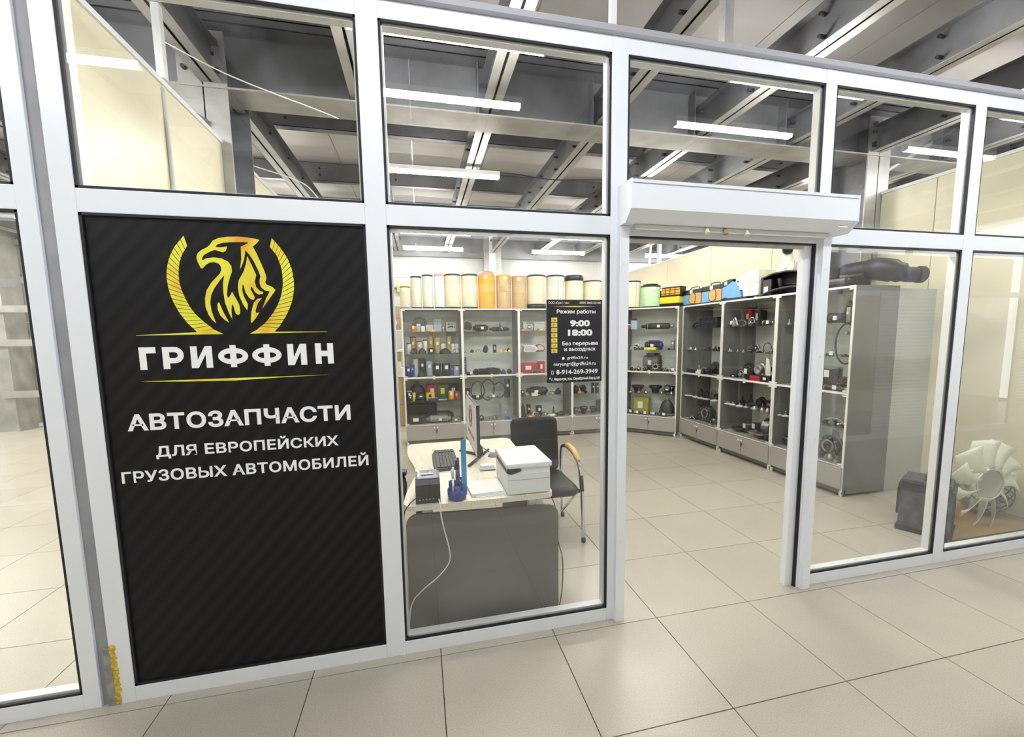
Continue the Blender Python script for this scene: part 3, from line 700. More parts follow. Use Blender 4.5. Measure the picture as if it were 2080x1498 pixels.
def mk_bellows(w, h, c, c2='dark'):
    def f(o):
        r = h/2; n_ = 9; pr_ = []
        for k in range(n_): pr_ += [(r, w*k/n_), (r*.72, w*(k+.5)/n_)]
        MB().lathe(pr_+[(r*.9, w)], (-w/2, r, r), (1, 0, 0), 14).build('bellows', cm(c), o)
        MB().cyl((-w/2-.008, r, r), r*.8, .012, 14, (1, 0, 0)).build('collar', cm('alloy'), o)
    return f
def mk_spring(w, h, c, c2=None):
    def f(o):
        pts = [(w/2*math.cos(a*.5), w/2+w/2*math.sin(a*.5), h*a/150) for a in range(0, 150)]
        MB().tube(pts, w*.12, 5).build('coil', cm(c), o)
    return f
def mk_dome(w, h, c, c2=None):
    def f(o):
        MB().ball((0, w*.35, 0), w/2, w*.35, h*.92, 18, 7, half=True).build('shell', cm(c), o)
        MB().lathe([(w*.5, 0), (w*.5, h*.12), (w*.46, h*.14)], (0, w*.35, 0), seg=20, sq=.7).cyl((0, w*.35, h*.85), w*.1, h*.15, 10).build('rim', cm(c2 or c), o)
    return f
def mk_bowl(w, h, c, c2=None):
    def f(o):
        MB().lathe([(w*.25, 0), (w*.28, h*.15), (w*.32, h*.5), (w*.5, h*.75), (w*.5, h), (w*.42, h), (w*.3, h*.8), (0, h*.7)], (0, w/2, 0), seg=22).build('bowl', cm(c), o)
        MB().torus((0, w/2, h*.97), w*.47, .006, seg=22, k=6).build('rim', cm(c2 or c), o)
    return f
def mk_cone(w, h, c, c2=None):
    def f(o):
        MB().lathe([(w/2, 0), (w/2, h*.2), (w*.22, h*.35), (w*.16, h*.8), (0, h)], (0, w/2, 0), seg=12).build('nozzle', cm(c), o)
        MB().lathe([(w*.55, 0), (w*.55, h*.1)], (0, w/2, 0), seg=6).build('hex_base', cm(c2 or 'brass'), o)
    return f
def mk_wheel(w, h, c, c2='alloy'):
    def f(o):
        R = h/2; mb = MB(); mb.lathe([(R, 0), (R, .02), (R*.8, .03), (R*.75, .012), (R*.45, .012), (R*.4, .04), (R*.2, .045), (0, .045)], (0, .06, R), (0, -1, 0), 26).build('disc', cm(c), o)
        s = MB()
        for k in range(8):
            a = k*PI/4; s.box(-.006+R*.6*math.cos(a), .02, R-.006+R*.6*math.sin(a), .006+R*.6*math.cos(a), .05, R+.006+R*.6*math.sin(a))
        s.build('bolt_circle', cm(c2), o)
    return f
def mk_turbo(w, h, c, c2='alloy'):
    def f(o):
        R = min(w, h)*.42
        pts = [(R*.75*math.cos(a), .07, h*.5+R*.75*math.sin(a)) for a in [k*PI/9 for k in range(-4, 17)]]
        MB().tube(pts, [R*(.18+.015*k) for k in range(len(pts))], 10).build('scroll', cm(c), o)
        MB().lathe([(R*.65, 0), (R*.7, .05), (R*.55, .06), (R*.3, .02), (0, .02)], (0, .06, h*.5), (0, -1, 0), 22).build('inlet', cm(c2), o)
        MB().cyl((0, .08, h*.5), R*.35, .14, 16, (0, 1, 0)).box(R*.5, .02, 0, R*1.15, .12, h*.2, bev=.004).box(-R*1.1, .03, 0, -R*.5, .1, h*.16, bev=.004).build('centre_housing', cm('iron'), o)
    return f
def mk_clump(w, h, c, c2='alloy', seed=1):
    "irregular cast part: hub, lugs, stubs and pipe"
    def f(o):
        R = random.Random(seed); r = min(w*.32, h*.42)
        mb = MB(); mb.lathe([(r*.8, 0), (r, r*.2), (r, h*.45), (r*.6, h*.6), (r*.55, h*.8)], (R.uniform(-.1, .1)*w, r, 0), seg=12)
        for k in range(4):
            x = (-.5+R.random()*.8)*w; ww = w*R.uniform(.12, .22); hh = h*R.uniform(.3, .75); mb.box(x, R.uniform(0, .04), 0, x+ww, R.uniform(.05, .12), hh, bev=.003)
        mb.build('casting', cm(c), o)
        mb = MB(); a = R.choice((-1, 1))
        mb.tube(bez([(-a*w*.4, .04, h*.15), (-a*w*.2, .03, h*.75), (a*w*.15, .05, h*.9), (a*w*.42, .04, h*.35)], 5), min(w, h)*.09, 8)
        for k in range(3): mb.cyl(((R.random()-.5)*w*.8, .02, h*R.uniform(.2, .5)), min(w, h)*R.uniform(.07, .13), .02, 10, (0, -1, R.random()))
        mb.build('fitting', cm(c2), o)
    return f
def mk_flap(w, h, c, c2=None):
    def f(o):
        MB().prism([(-w/2, 0), (-w/2*.9, h), (w*.05, h*.93), (w*.4, h*.55), (w/2, 0)], .01, .02).build('plate', cm(c), o)
        MB().prism([(-.012, h*.5), (-.004, h*.36), (.004, h*.36), (.012, h*.5), (.006, h*.5), (0, h*.42), (-.006, h*.5)], .006, .01).build('print_mark', PAPER, o)
    return f
def mk_lamp(w, h, c, c2='alloy'):
    def f(o):
        MB().prism([(-w/2, h*.1), (-w*.42, h*.85), (-w*.1, h), (w*.4, h*.75), (w/2, h*.3), (w*.3, 0), (-w*.4, 0)], .01, .09).build('shell', cm(c), o)
        MB().prism([(-w*.42, h*.2), (-w*.36, h*.75), (-w*.1, h*.86), (w*.3, h*.65), (w*.4, h*.3), (w*.2, h*.12)], .004, .01).build('lens', cm(c2), o)
    return f
def mk_hat(w, h, c, c2=None):
    def f(o):
        MB().ball((0, w*.42, h*.12), w*.46, w*.42, h*.85, 18, 7, half=True).build('crown', cm(c), o)
        MB().lathe([(w*.5, 0), (w*.5, .006)], (0, w*.12, h*.1), seg=20, sq=.6).build('peak', cm(c), o)
        MB().prism([(-.025, h*.62), (-.018, h*.5), (.018, h*.5), (.025, h*.62), (.012, h*.56), (0, h*.66), (-.012, h*.56)], -.002, .012).build('print_mark', PAPER, o)
    return f
def mk_flat(w, h, c, c2=None):
    def f(o):
        MB().lathe([(w/2, 0), (w/2, h*.5), (w*.3, h*.6), (w*.28, h), (w*.12, h)], (0, w/2, 0), seg=14).build('washer', cm(c), o)
        MB().cyl((0, w/2, h), w*.08, h*1.2, 8).build('stem', cm(c2 or 'alloy'), o)
    return f
def mk_case(w, h, c, c2='dark'):
    def f(o):
        MB().box(-w/2, .0, 0, w/2, .14, h*.9, bev=.012).build('shell', cm(c), o)
        MB().tube(bez([(-w*.15, -.005, h*.42), (-w*.13, -.03, h*.5), (w*.13, -.03, h*.5), (w*.15, -.005, h*.42)], 4), .008, 6).build('handle', cm(c2), o)
        mb = MB()
        for x in (-w*.34, w*.28): mb.box(x, -.012, h*.36, x+w*.08, 0, h*.55, bev=.002)
        for k in range(7): mb.box(-w*.42+k*w*.12, -.006, h*.62, -w*.42+k*w*.12+w*.06, 0, h*.86)
        mb.build('latch', cm(c2), o)
    return f
def mk_gear(w, h, c, c2='alloy'):
    def f(o):
        R = h*.48
        MB().lathe([(R*.5, 0), (R*.9, .05), (R, .09), (R, .13), (R*.8, .15), (R*.5, .10), (0, .09)], (0, .2, R), (0, -1, 0), 20).box(-w/2, .04, 0, w/2, .18, h*.28, bev=.01).build('housing', cm(c), o)
        mb = MB(); mb.torus((0, .05, R), R*.55, .012, (0, 1, 0), 24, 6)
        for k in range(10): mb.cyl((R*.85*math.cos(k*PI/5), .07, R+R*.85*math.sin(k*PI/5)), .009, .03, 8, (0, -1, 0))
        mb.build('bolt_ring', cm(c2), o)
    return f
def mk_bag(w, h, c, c2='clear'):
    def f(o):
        MB().box(-w/2, 0, 0, w/2, .05, h*.82, bev=.012).jitter(.004, int(w*1e4)).build('contents', cm(c), o)
        MB().prism([(-w/2, h*.78), (-w*.45, h), (w*.45, h), (w/2, h*.78)], .015, .03).build('header_card', cm(c2), o)
    return f
MK = dict(can=mk_can, box=mk_box, ring=mk_ring, motor=mk_motor, long=mk_long, bellows=mk_bellows, spring=mk_spring, dome=mk_dome, bowl=mk_bowl, cone=mk_cone, wheel=mk_wheel, turbo=mk_turbo, clump=mk_clump, flap=mk_flap, lamp=mk_lamp, hat=mk_hat, flat=mk_flat, case=mk_case, gear=mk_gear, bag=mk_bag)
ORIG = {'A': (780, 540, 6.242), 'B': (1000, 540, 6.242), 'C': (780, 740, 6.242), 'D': (1000, 740, 6.242), 'E': (1250, 540, 6.809), 'F': (1250, 720, 6.809), 'G': (1440, 540, 6.242), 'H': (1440, 740, 5.35), 'K': (1660, 480, 4.952)}
# cabinet level | crop left right top | kind | colour colour2 | object name | category | wording | depth behind the glass
GOODS = '''
C1t A 345 550 650 wheel|grey grey|round_plate|plate|large dull round plate|.28
C1t A 335 408 760 can|dorange dorange|filter_can|filter|small orange filter|.06
C1t A 410 462 740 bag|clear white|parts_bag|parts bag|clear bag of small parts|.12
C1t A 463 520 765 can|white white|filter_can|filter|small white filter|.05
C1t A 525 622 750 bag|clear lblue|parts_bag|parts bag|wide clear bag of fittings|.16
C1t A 583 655 805 box|orange|carton|box|flat orange carton|.05
C1t A 625 725 680 bag|lblue clear|parts_bag|parts bag|tall blue and white patterned bag|.2
C1t A 732 768 765 can|grey grey|filter_can|filter|narrow grey filter|.06
C1t A 785 912 705 case|clear dark|sorting_box|box|clear sorting box with black dividers|.16
C1s A 280 342 985 can|white|filter_can|filter|short white filter with a black lid|.1
C1s A 328 405 900 can|tan black|filter_can|filter|tall brown filter|.2
C1s A 410 485 960 can|pink black|filter_can|filter|pinkish filter with black rim|.12
C1s A 495 548 940 can|white dark|filter_can|filter|slim white filter|.12
C1s A 553 632 890 can|tan tan|filter_can|filter|tallest brown filter|.2
C1s A 635 715 915 can|ptan ptan|filter_can|filter|broad tan filter|.14
C1s A 722 780 978 can|white dark|filter_can|filter|white filter with grey lid|.12
C1s A 790 855 895 can|ptan ptan|filter_can|filter|pale straw-coloured filter|.2
C1s A 850 903 980 can|white dark|filter_can|filter|white filter, left of the end pair|.14
C1s A 905 950 980 can|white dark|filter_can|filter|white filter at the right end|.14
C1s A 320 430 1045 clump|dark dark|hose_clamp|part|black tangled hose piece|.03
C1s A 432 535 1045 dome|dark dark|rubber_mount|part|black domed rubber mount|.02
C1s A 557 650 1045 box|dark|sensor_block|part|black sensor block|.02
C1s A 702 850 1045 dome|dark dark|cover_cap|part|wide black domed cover|.03
C1s A 872 965 1055 ring|dark|hose_loop|hose|black hose loop|.03
C1m A 268 350 1280 can|blue blue|oil_can|can|blue can in front|.05
C1m A 332 385 1258 can|blue blue|oil_can|can|blue can behind|.15
C1m A 360 440 1185 can|white white|filter_can|filter|tall white filter|.2
C1m A 440 525 1178 can|navy black|filter_can|filter|tall black filter|.16
C1m A 530 620 1210 can|lblue lblue|filter_can|filter|pale blue filter|.14
C1m A 622 725 1240 can|dark dark|air_dryer|can|black dryer pot, left one|.08
C1m A 737 845 1240 can|dark dark|air_dryer|can|black dryer pot, right one|.08
C1m A 846 880 1262 can|blue dark|spray_can|can|slim blue can|.14
C1m A 882 962 1262 can|lblue dark|spray_can|can|pale can with picture|.1
C1m A 420 520 1335 dome|dark dark|rubber_mount|part|low black mount|.02
C1l C 300 535 235 dome|navy navy|folded_jacket|clothing|dark blue folded jacket|.2
C1l C 540 690 262 box|red|parts_carton|box|red carton|.2
C1l C 670 822 255 box|dgreen yellow|parts_carton|box|dark green and black carton|.16
C1l C 815 950 255 box|navy|parts_carton|box|navy carton|.2
C1l C 285 355 345 can|dgreen white|paste_jar|jar|green jar with pale lid|.12
C1l C 362 400 365 box|yellow|parts_carton|box|yellow carton beside the cap|.1
C1l C 535 640 362 box|yellow dark|parts_carton|box|yellow and black carton|.14
C1l C 385 540 365 hat|black|baseball_cap|cap|black baseball cap with white print|.02
C1l C 818 890 345 can|orange white|grease_tub|tub|orange and white tub|.08
C1l C 892 950 345 box|red orange|parts_carton|box|red and white carton|.1
C1l C 556 680 430 bag|blue lblue|glasses_pack|pack|blue flat pack|.03
C1l C 692 800 445 bag|lblue clear|glasses_pack|pack|clear pack of glasses|.03
C1l C 310 355 400 can|dark white|paste_jar|jar|small dark jar with white tag|.05
C1b C 300 670 485 case|black dark|tool_case|case|large black tool case|.2
C1b C 530 860 655 long|grey alloy|shock_absorber|part|long grey cylinder|.06
C1b C 600 890 600 long|iron iron|drive_shaft|part|long dark shaft|.2
C1b C 868 965 680 box|grey|sensor_block|part|small grey block|.05
C1b C 300 520 660 box|dark|battery_box|box|low black box under the case|.05
C2t A 1005 1130 680 lamp|grey dark|wing_mirror|mirror|dark wing mirror|.1
C2t A 1130 1330 745 long|navy dark|muffler|muffler|dark blue cylinder|.14
C2t A 1340 1600 775 long|dark dark|air_duct|duct|long black duct|.16
C2t A 1450 1500 712 cone|dark dark|funnel|funnel|black funnel|.08
C2s A 1012 1050 1065 cone|grey yellow|sensor|sensor|small sensor with yellow base|.05
C2s A 1090 1145 1058 dome|dark yellow|sensor|sensor|round black sensor with yellow foot|.05
C2s A 1165 1230 1058 ring|dark|sensor_ring|sensor|black ring sensor|.05
C2s A 1175 1225 1090 flat|yellow|plastic_plug|plug|yellow plug before the ring|.02
C2s A 1250 1332 1010 clump|navy navy|connector_block|connector|branched black connector|.06
C2s A 1385 1425 1000 box|navy|relay|relay|upright black relay|.06
C2s A 1455 1515 1060 dome|orange yellow|sensor|sensor|orange topped sensor|.05
C2s A 1525 1565 1075 flat|yellow|plastic_plug|plug|yellow plug, left of two|.05
C2s A 1570 1612 1068 flat|yellow dark|plastic_plug|plug|yellow plug at the end|.05
C2s A 1555 1600 1040 dome|dark dark|sensor|sensor|black round sensor behind the end plugs|.14
C2m A 1010 1042 1160 spring|black|coiled_hose|hose|black coiled hose standing upright|.04
C2m A 1050 1130 1350 long|dark dark|bolt_sleeve|part|low black sleeve|.04
C2m A 1145 1200 1310 wheel|dark dark|bushing|bushing|black bushing|.06
C2m A 1205 1320 1300 bellows|black|bellows|bellows|black ribbed bellows|.08
C2m A 1322 1420 1295 box|black dark|boot_block|part|square black block|.08
C2m A 1430 1467 1300 wheel|dark dark|bushing|bushing|small black bushing|.06
C2m A 1485 1550 1310 dome|black dark|rubber_mount|part|black domed rubber mount|.08
C2m A 1575 1620 1310 wheel|dark dark|bushing|bushing|bushing at the right end|.08
C2l C 1030 1095 310 box|navy|sensor_block|part|dark box by the partition|.12
C2l C 1125 1255 250 ring|dark|hoop_clamp|hoop|black hoop, left of three|.1
C2l C 1257 1380 235 ring|dark|hoop_clamp|hoop|tallest black hoop in the middle|.12
C2l C 1395 1525 253 ring|dark|hoop_clamp|hoop|black hoop, right of three|.1
C2l C 1530 1602 185 can|dark|oil_filter|filter|tall black cylinder|.14
C2l C 1090 1250 395 long|dark|flat_bar|part|low black rod|.03
C2l C 1300 1450 398 long|grey|flat_bar|part|low grey rod|.03
C2b C 1195 1300 640 clump|iron alloy|caliper_part|part|heap of dark fittings|.06
C2b C 1315 1500 655 clump|alloy grey|caliper_part|part|silvery bracket|.06
C2b C 1455 1625 505 flap|grey|mudguard_flap|flap|dark grey angular flap|.12
C2b C 1535 1600 660 dome|blue blue|blue_cap|cap|bright blue round cap|.04
C3t B 348 388 750 wheel|alloy grey|pulley|pulley|small grey pulley|.06
C3t B 385 430 712 box|clear|parts_bag|parts bag|clear box beside the pulley|.12
C3t B 428 528 735 wheel|white alloy|clutch_disc|disc|round pale clutch disc|.08
C3t B 530 665 710 bag|clear clear|parts_bag|parts bag|large clear bag|.14
C3t B 590 668 797 box|orange|carton|box|orange carton|.03
C3t B 355 440 808 box|dorange|carton|box|flat dark orange carton|.02
C3s B 345 430 990 lamp|white alloy|head_lamp|lamp|white-rimmed headlamp at the left|.12
C3s B 400 580 1005 lamp|white clear|head_lamp|lamp|long headlamp with white rim|.05
C3s B 560 670 995 lamp|red clear|tail_lamp|lamp|red and clear tail lamp|.12
C3m B 350 580 1238 box|red white|tail_lamp|lamp|long red tail lamp|.08
C3m B 585 668 1215 box|red|tail_lamp|lamp|upright red tail lamp|.12
C3m B 480 660 1325 clump|iron alloy|bolt_heap|part|row of small metal fittings|.02
C3l D 358 412 335 can|dark dark|canister|canister|black canister|.14
C3l D 440 735 290 motor|dark dark|starter_motor|motor|long dark starter motor|.12
C3l D 415 480 360 clump|alloy alloy|lever|part|pale lever|.04
C3l D 505 580 372 box|milk|tag_block|part|cream plastic block|.03
C3l D 720 830 345 clump|alloy iron|bracket|bracket|pale bracket|.05
C3l D 790 890 305 clump|dark dark|valve|valve|black valve at the right|.12
C3b D 358 430 505 dome|dark dark|seal_cover|part|black rounded cover|.14
C3b D 440 492 508 can|dark iron|shock_boot|part|narrow black boot|.14
C3b D 560 635 530 can|dark dark|air_dryer|can|black dryer pot|.12
C3b D 760 810 530 cone|iron iron|tapered_valve|valve|thin dark valve|.12
C3b D 450 540 655 box|dorange|carton|box|low orange carton|.03
C3b D 500 620 610 clump|iron alloy|fitting_heap|part|fittings left of centre|.06
C3b D 620 720 610 clump|alloy iron|fitting_heap|part|fittings in the centre|.08
C3b D 700 815 632 long|milk alloy|tube_fitting|part|pale tube|.02
C3b D 820 940 600 clump|iron iron|fitting_heap|part|dark fittings at the right|.08
C4t B 1378 1412 765 dome|dark dark|sensor|sensor|black rounded sensor right of the sign|.1
C4s B 1380 1400 985 can|grey grey|rod_pair|part|slim grey rod right of the sign|.1
C4s B 1408 1425 985 can|white grey|rod_pair|part|slim pale rod right of the sign|.12
C4m B 1375 1400 1210 can|clear grey|glass_tube|part|clear tube right of the sign|.1
C4m B 1415 1440 1180 can|grey dark|glass_tube|part|grey tube right of the sign|.12
C4l D 1028 1115 270 clump|dark navy|sensor_set|sensor|bluish black sensor cluster|.1
C4l D 1128 1215 248 turbo|dark dark|water_pump|pump|upright black pump|.1
C4l D 1262 1300 240 can|dark dark|pump_post|part|black post, left of two|.1
C4l D 1315 1360 240 can|dark dark|pump_post|part|black post, right of two|.1
C4l D 1385 1420 245 cone|dark dark|tapered_valve|valve|black tapered valve|.1
C4l D 1088 1142 335 dome|dorange red|red_cap|cap|orange red cap|.02
C4b D 1028 1112 560 bowl|alloy iron|bearing|bearing|silvery bearing|.1
C4b D 1128 1232 548 bowl|iron alloy|bearing|bearing|dark bearing with bright rim|.1
C4b D 1252 1345 545 bowl|iron alloy|bearing|bearing|dark bearing beside the black box|.1
C4b D 1357 1440 440 case|dark dark|black_crate|box|black ribbed box|.14
C5t E 150 205 812 bag|red white|blister_pack|pack|red and white blister pack|.04
C5t E 215 300 728 bag|lblue dark|blister_pack|pack|blue and grey blister pack|.08
C5t E 355 810 795 long|dark alloy|air_spring|part|long black cylinder with silver end|.1
C5s E 190 230 1110 cone|alloy|nozzle|nozzle|small metal nozzle at the left|.05
C5s E 235 330 1080 clump|iron alloy|valve|valve|small branched valve|.08
C5s E 335 385 1120 clump|dark blue|valve|valve|tiny dark valve|.06
C5s E 400 670 1035 motor|black blue|compressor|compressor|black and blue compressor|.12
C5s E 400 560 1133 box|yellow|label_strip|label|yellow flat card|.01
C5s E 762 822 1020 can|grey salmon|fuel_filter|filter|grey and pink filter|.1
C5s E 718 758 1135 dome|dark dark|sensor|sensor|small dark knob|.08
C5m E 190 265 1390 clump|dark brass|valve|valve|black brass-tipped valve, leftmost|.05
C5m E 280 345 1390 clump|dark brass|valve|valve|black brass-tipped valve, second|.05
C5m E 372 425 1395 clump|dark brass|valve|valve|black brass-tipped valve, third|.05
C5m E 365 640 1215 motor|grey iron|starter_motor|motor|grey starter motor on top|.2
C5m E 450 640 1335 gear|dark alloy|reduction_gearbox|gearbox|black gear head with bright feet|.06
C5m E 655 735 1410 clump|iron brass|valve|valve|low brass valve at the right|.05
C5m E 745 808 1410 long|brass alloy|fitting|fitting|low brass fitting at the end|.04
C5l F 205 370 438 bowl|navy dark|brake_chamber|part|dark blue bowl, left|.1
C5l F 445 622 442 bowl|navy dark|brake_chamber|part|dark blue bowl, middle|.1
C5l F 655 775 410 turbo|iron alloy|water_pump|pump|metal pump behind the bowls|.16
C5l F 745 812 445 bowl|navy dark|brake_chamber|part|dark bowl cut by the frame|.05
C5l F 170 235 500 flat|alloy|valve_disc|disc|small silvery disc, leftmost|.01
C5l F 290 345 510 flat|alloy|valve_disc|disc|small silvery disc, second|.01
C5l F 390 440 510 flat|alloy|valve_disc|disc|small silvery disc, third|.01
C5l F 610 660 520 flat|alloy|valve_disc|disc|small silvery disc near the right|.01
C5l F 745 795 515 flat|alloy|valve_disc|disc|small silvery disc at the right end|.01
C5b F 250 458 600 box|olive white|repair_kit|box|olive patterned square pack|.1
C5b F 592 812 612 dome|iron grey|oil_pan|part|tall brownish metal cover|.1
C5b F 150 230 755 long|iron alloy|metal_sleeve|sleeve|metal sleeve, leftmost|.03
C5b F 235 330 780 long|alloy iron|metal_sleeve|sleeve|metal sleeve, second|.02
C5b F 340 440 790 long|iron alloy|metal_sleeve|sleeve|metal sleeve, third|.02
C5b F 455 560 795 long|alloy iron|metal_sleeve|sleeve|metal sleeve, fourth|.02
C5b F 570 730 810 long|iron alloy|metal_sleeve|sleeve|longest metal sleeve, fifth|.02
R1t E 975 1110 788 clump|dark dark|turn_lamp|lamp|low black lamp|.1
R1t E 1155 1405 700 case|navy dark|control_unit|box|large black housing|.12
R1s E 930 965 1120 cone|alloy|nozzle|nozzle|metal nozzle, leftmost|.06
R1s E 1012 1042 1120 cone|alloy|nozzle|nozzle|metal nozzle, second|.06
R1s E 1075 1105 1120 cone|alloy|nozzle|nozzle|metal nozzle, third|.06
R1s E 1140 1220 1135 clump|iron alloy|valve|valve|small pale valve|.06
R1s E 1225 1320 1130 clump|dark dark|valve|valve|black valve|.06
R1s E 1325 1398 1105 clump|dark alloy|valve|valve|black valve with white tag|.06
R1m E 940 1060 1425 bellows|dark|ribbed_boot|boot|black ribbed boot with a brass end|.06
R1m E 1085 1145 1440 flat|white|plastic_plug|plug|white plug|.02
R1m E 1145 1230 1405 clump|dark brass|valve|valve|black valve with brass cap|.06
R1m E 1235 1310 1400 wheel|dark dark|pulley|pulley|black pulley|.05
R1m E 1275 1395 1310 turbo|iron iron|water_pump|pump|dark pump with thin lugs|.2
R1l F 1115 1190 480 dome|dark dark|sensor|sensor|black round sensor|.16
R1l F 1195 1270 500 clump|dark dark|valve|valve|black valve in the middle|.14
R1l F 1275 1375 490 clump|iron alloy|valve|valve|dark valve at the right|.12
R1l F 895 940 560 flat|white|valve_disc|disc|pale disc, leftmost in front|.01
R1l F 950 1010 568 flat|white|valve_disc|disc|pale disc, second in front|.01
R1l F 1040 1100 580 flat|white|valve_disc|disc|pale disc, third in front|.01
R1l F 1115 1175 600 flat|white|valve_disc|disc|pale disc, fourth in front|.01
R1l F 1190 1250 615 flat|white|valve_disc|disc|pale disc, fifth in front|.01
R1l F 1290 1365 630 flat|white|valve_disc|disc|pale disc, sixth in front|.01
R1b F 925 1010 850 clump|dark iron|valve|valve|low black valve|.1
R1b F 990 1080 860 clump|iron white|caliper_part|part|dark casting with white tag|.05
R1b F 1090 1310 700 gear|iron alloy|gearbox_housing|gearbox|big round gearbox housing|.1
R1b F 1250 1305 955 flat|alloy|bearing|bearing|small bright bearing in front|.02
R1b F 1315 1368 890 bowl|alloy iron|bearing|bearing|pale bearing at the right|.1
R2t G 258 345 655 clump|alloy white|water_pump|pump|pale metal pump|.06
R2t G 350 440 685 ring|alloy|gasket_ring|ring|standing bright ring|.1
R2t G 400 480 680 wheel|dark grey|pulley|pulley|dark pulley|.14
R2t G 470 555 650 clump|iron alloy|elbow_pipe|part|curved metal elbow|.1
R2t G 455 540 555 box|red white|parts_carton|box|red carton|.25
R2t G 575 655 550 box|dark white|parts_carton|box|tall black carton|.25
R2t G 650 805 690 long|dark alloy|suspension_link|part|low black arm|.06
R2s G 185 215 1045 cone|alloy|nozzle|nozzle|pale nozzle, leftmost|.06
R2s G 255 280 1060 cone|alloy|nozzle|nozzle|brass nozzle, second|.06
R2s G 340 365 1060 cone|brass|nozzle|nozzle|brass nozzle, third|.06
R2s G 412 438 1060 cone|brass|nozzle|nozzle|brass nozzle, fourth|.06
R2s G 462 530 1005 wheel|iron alloy|toothed_disc|gear|toothed wheel, left|.08
R2s G 530 605 1000 wheel|alloy iron|toothed_disc|gear|toothed wheel, right|.12
R2s G 555 660 1050 clump|iron alloy|fitting_heap|part|heap of metal fittings|.04
R2s G 670 770 975 ring|dark|hoop_clamp|hoop|dark standing hoop|.08
R2s G 770 800 1040 clump|alloy iron|valve|valve|small pale valve|.05
R2m G 175 255 1370 box|dark|sensor_block|part|low black block|.12
R2m G 340 410 1325 wheel|alloy iron|pulley|pulley|ribbed bright pulley|.06
R2m G 412 520 1310 can|black dark|canister|canister|squat black canister|.06
R2m G 440 505 1235 wheel|dark grey|spoked_pulley|pulley|spoked wheel on the pump|.25
R2m G 530 700 1190 turbo|alloy alloy|turbocharger|turbo|big silvery turbocharger|.1
R2m G 715 783 1170 flap|milk|gasket_plate|gasket|cream gasket plate with black rim|.08
R2m G 510 640 1385 bag|red dark|parts_tray|tray|flat dark tray|.02
R2m G 650 770 1400 box|dark white|price_block|part|black flat block with white strip|.02
R2l H 135 185 420 flat|white|valve_disc|disc|pale disc, leftmost|.01
R2l H 205 255 432 flat|white|valve_disc|disc|pale disc, second|.01
R2l H 275 330 445 flat|white|valve_disc|disc|pale disc, third|.01
R2l H 345 400 455 flat|alloy|valve_disc|disc|dull disc, fourth|.01
R2l H 430 500 460 flat|alloy iron|valve_disc|disc|dull disc, fifth|.01
R2l H 530 580 475 flat|alloy iron|valve_disc|disc|dull disc, sixth|.01
R2l H 590 640 480 flat|alloy iron|valve_disc|disc|dull disc, seventh|.01
R2l H 285 360 395 flat|dark dark|rubber_seal|seal|black seal behind, left|.2
R2l H 380 450 395 flat|dark dark|rubber_seal|seal|black seal behind, right|.2
R2l H 480 585 350 turbo|black dark|vacuum_pump|pump|black pump with white tag|.15
R2b H 190 255 670 ring|iron|piston_ring|ring|brown ring at the left|.15
R2b H 225 320 690 bowl|iron dark|bearing|bearing|dark bearing in front|.06
R2b H 345 425 650 can|dark alloy|canister|canister|black canister, left|.14
R2b H 440 530 648 can|dark iron|canister|canister|black canister, right|.2
R2b H 565 635 600 bellows|alloy|ribbed_tube|tube|ribbed bright tube|.2
R2b H 395 480 730 bowl|alloy iron|bearing|bearing|bright bearing at the centre|.03
R2b H 485 560 765 bowl|iron alloy|bearing|bearing|brown bearing|.03
R2b H 565 625 765 bowl|dark iron|bearing|bearing|black bearing at the end|.05
R2b H 440 520 715 clump|alloy alloy|caliper_part|part|pale casting|.08
R3t G 970 1022 675 cone|alloy|fitting|fitting|bright upright fitting|.06
R3t G 1075 1160 668 clump|alloy iron|valve|valve|bright valve|.08
R3l H 825 850 490 can|iron iron|pin|pin|short dark pin|.08
R3l H 870 905 440 can|iron alloy|pin|pin|tall metal pin|.08
R3l H 725 765 545 flat|white|valve_disc|disc|pale disc, left|.01
R3l H 775 835 555 flat|white|valve_disc|disc|pale disc, second|.01
R3l H 850 915 565 flat|white|valve_disc|disc|pale disc, third|.01
R3b H 762 890 800 bowl|iron alloy|brake_hub|hub|round metal hub|.08
R3b H 885 940 770 ring|alloy|gasket_ring|ring|bright standing ring|.1
R3m H 870 905 185 flat|alloy|valve_disc|disc|small disc behind the jamb|.04
R3t K 62 265 775 long|dark dark|rubber_hose|hose|dark wrapped hose|.06
R3t K 285 335 715 can|alloy alloy|shock_boot|part|bright tapered sleeve|.06
R3t K 240 365 635 clump|iron iron|bent_pipe|pipe|thin bent pipe|.2
R3s K 210 345 960 ring|dark|hose_loop|hose|thin black loop|.12
R3s K 60 180 1180 long|iron alloy|flat_bar|part|low metal strip|.03
R3s K 190 320 1180 clump|iron alloy|fitting_heap|part|low heap of fittings|.03
R3m H 1205 1365 35 can|iron alloy|piston_sleeve|sleeve|wide ribbed metal sleeve|.1
R3m H 1372 1490 138 wheel|dark brass|exhaust_cone|cone|black cone with glowing bronze inside|.08
R3m H 1190 1500 235 long|iron alloy|flat_bar|part|low row of dark fittings|.02
R3l H 1170 1470 585 clump|iron alloy|gasket_tray|tray|long heap of gaskets and fittings|.05
R3b H 1185 1330 770 gear|iron alloy|clutch_housing|housing|large ribbed housing|.12
R3b H 1330 1450 720 flap|grey|metal_plate|plate|leaning grey metal plate|.2
R3b H 1145 1440 960 clump|alloy iron|fitting_heap|part|low pale heap of fittings|.02
'''
def cabpoint(key, px, py, dep):
    t, loc, rz = CAB[key]; n_ = Vector((-math.sin(rz), math.cos(rz), 0)); return onp(px, py, loc+n_*(dep+.01), n_)
seen = {}
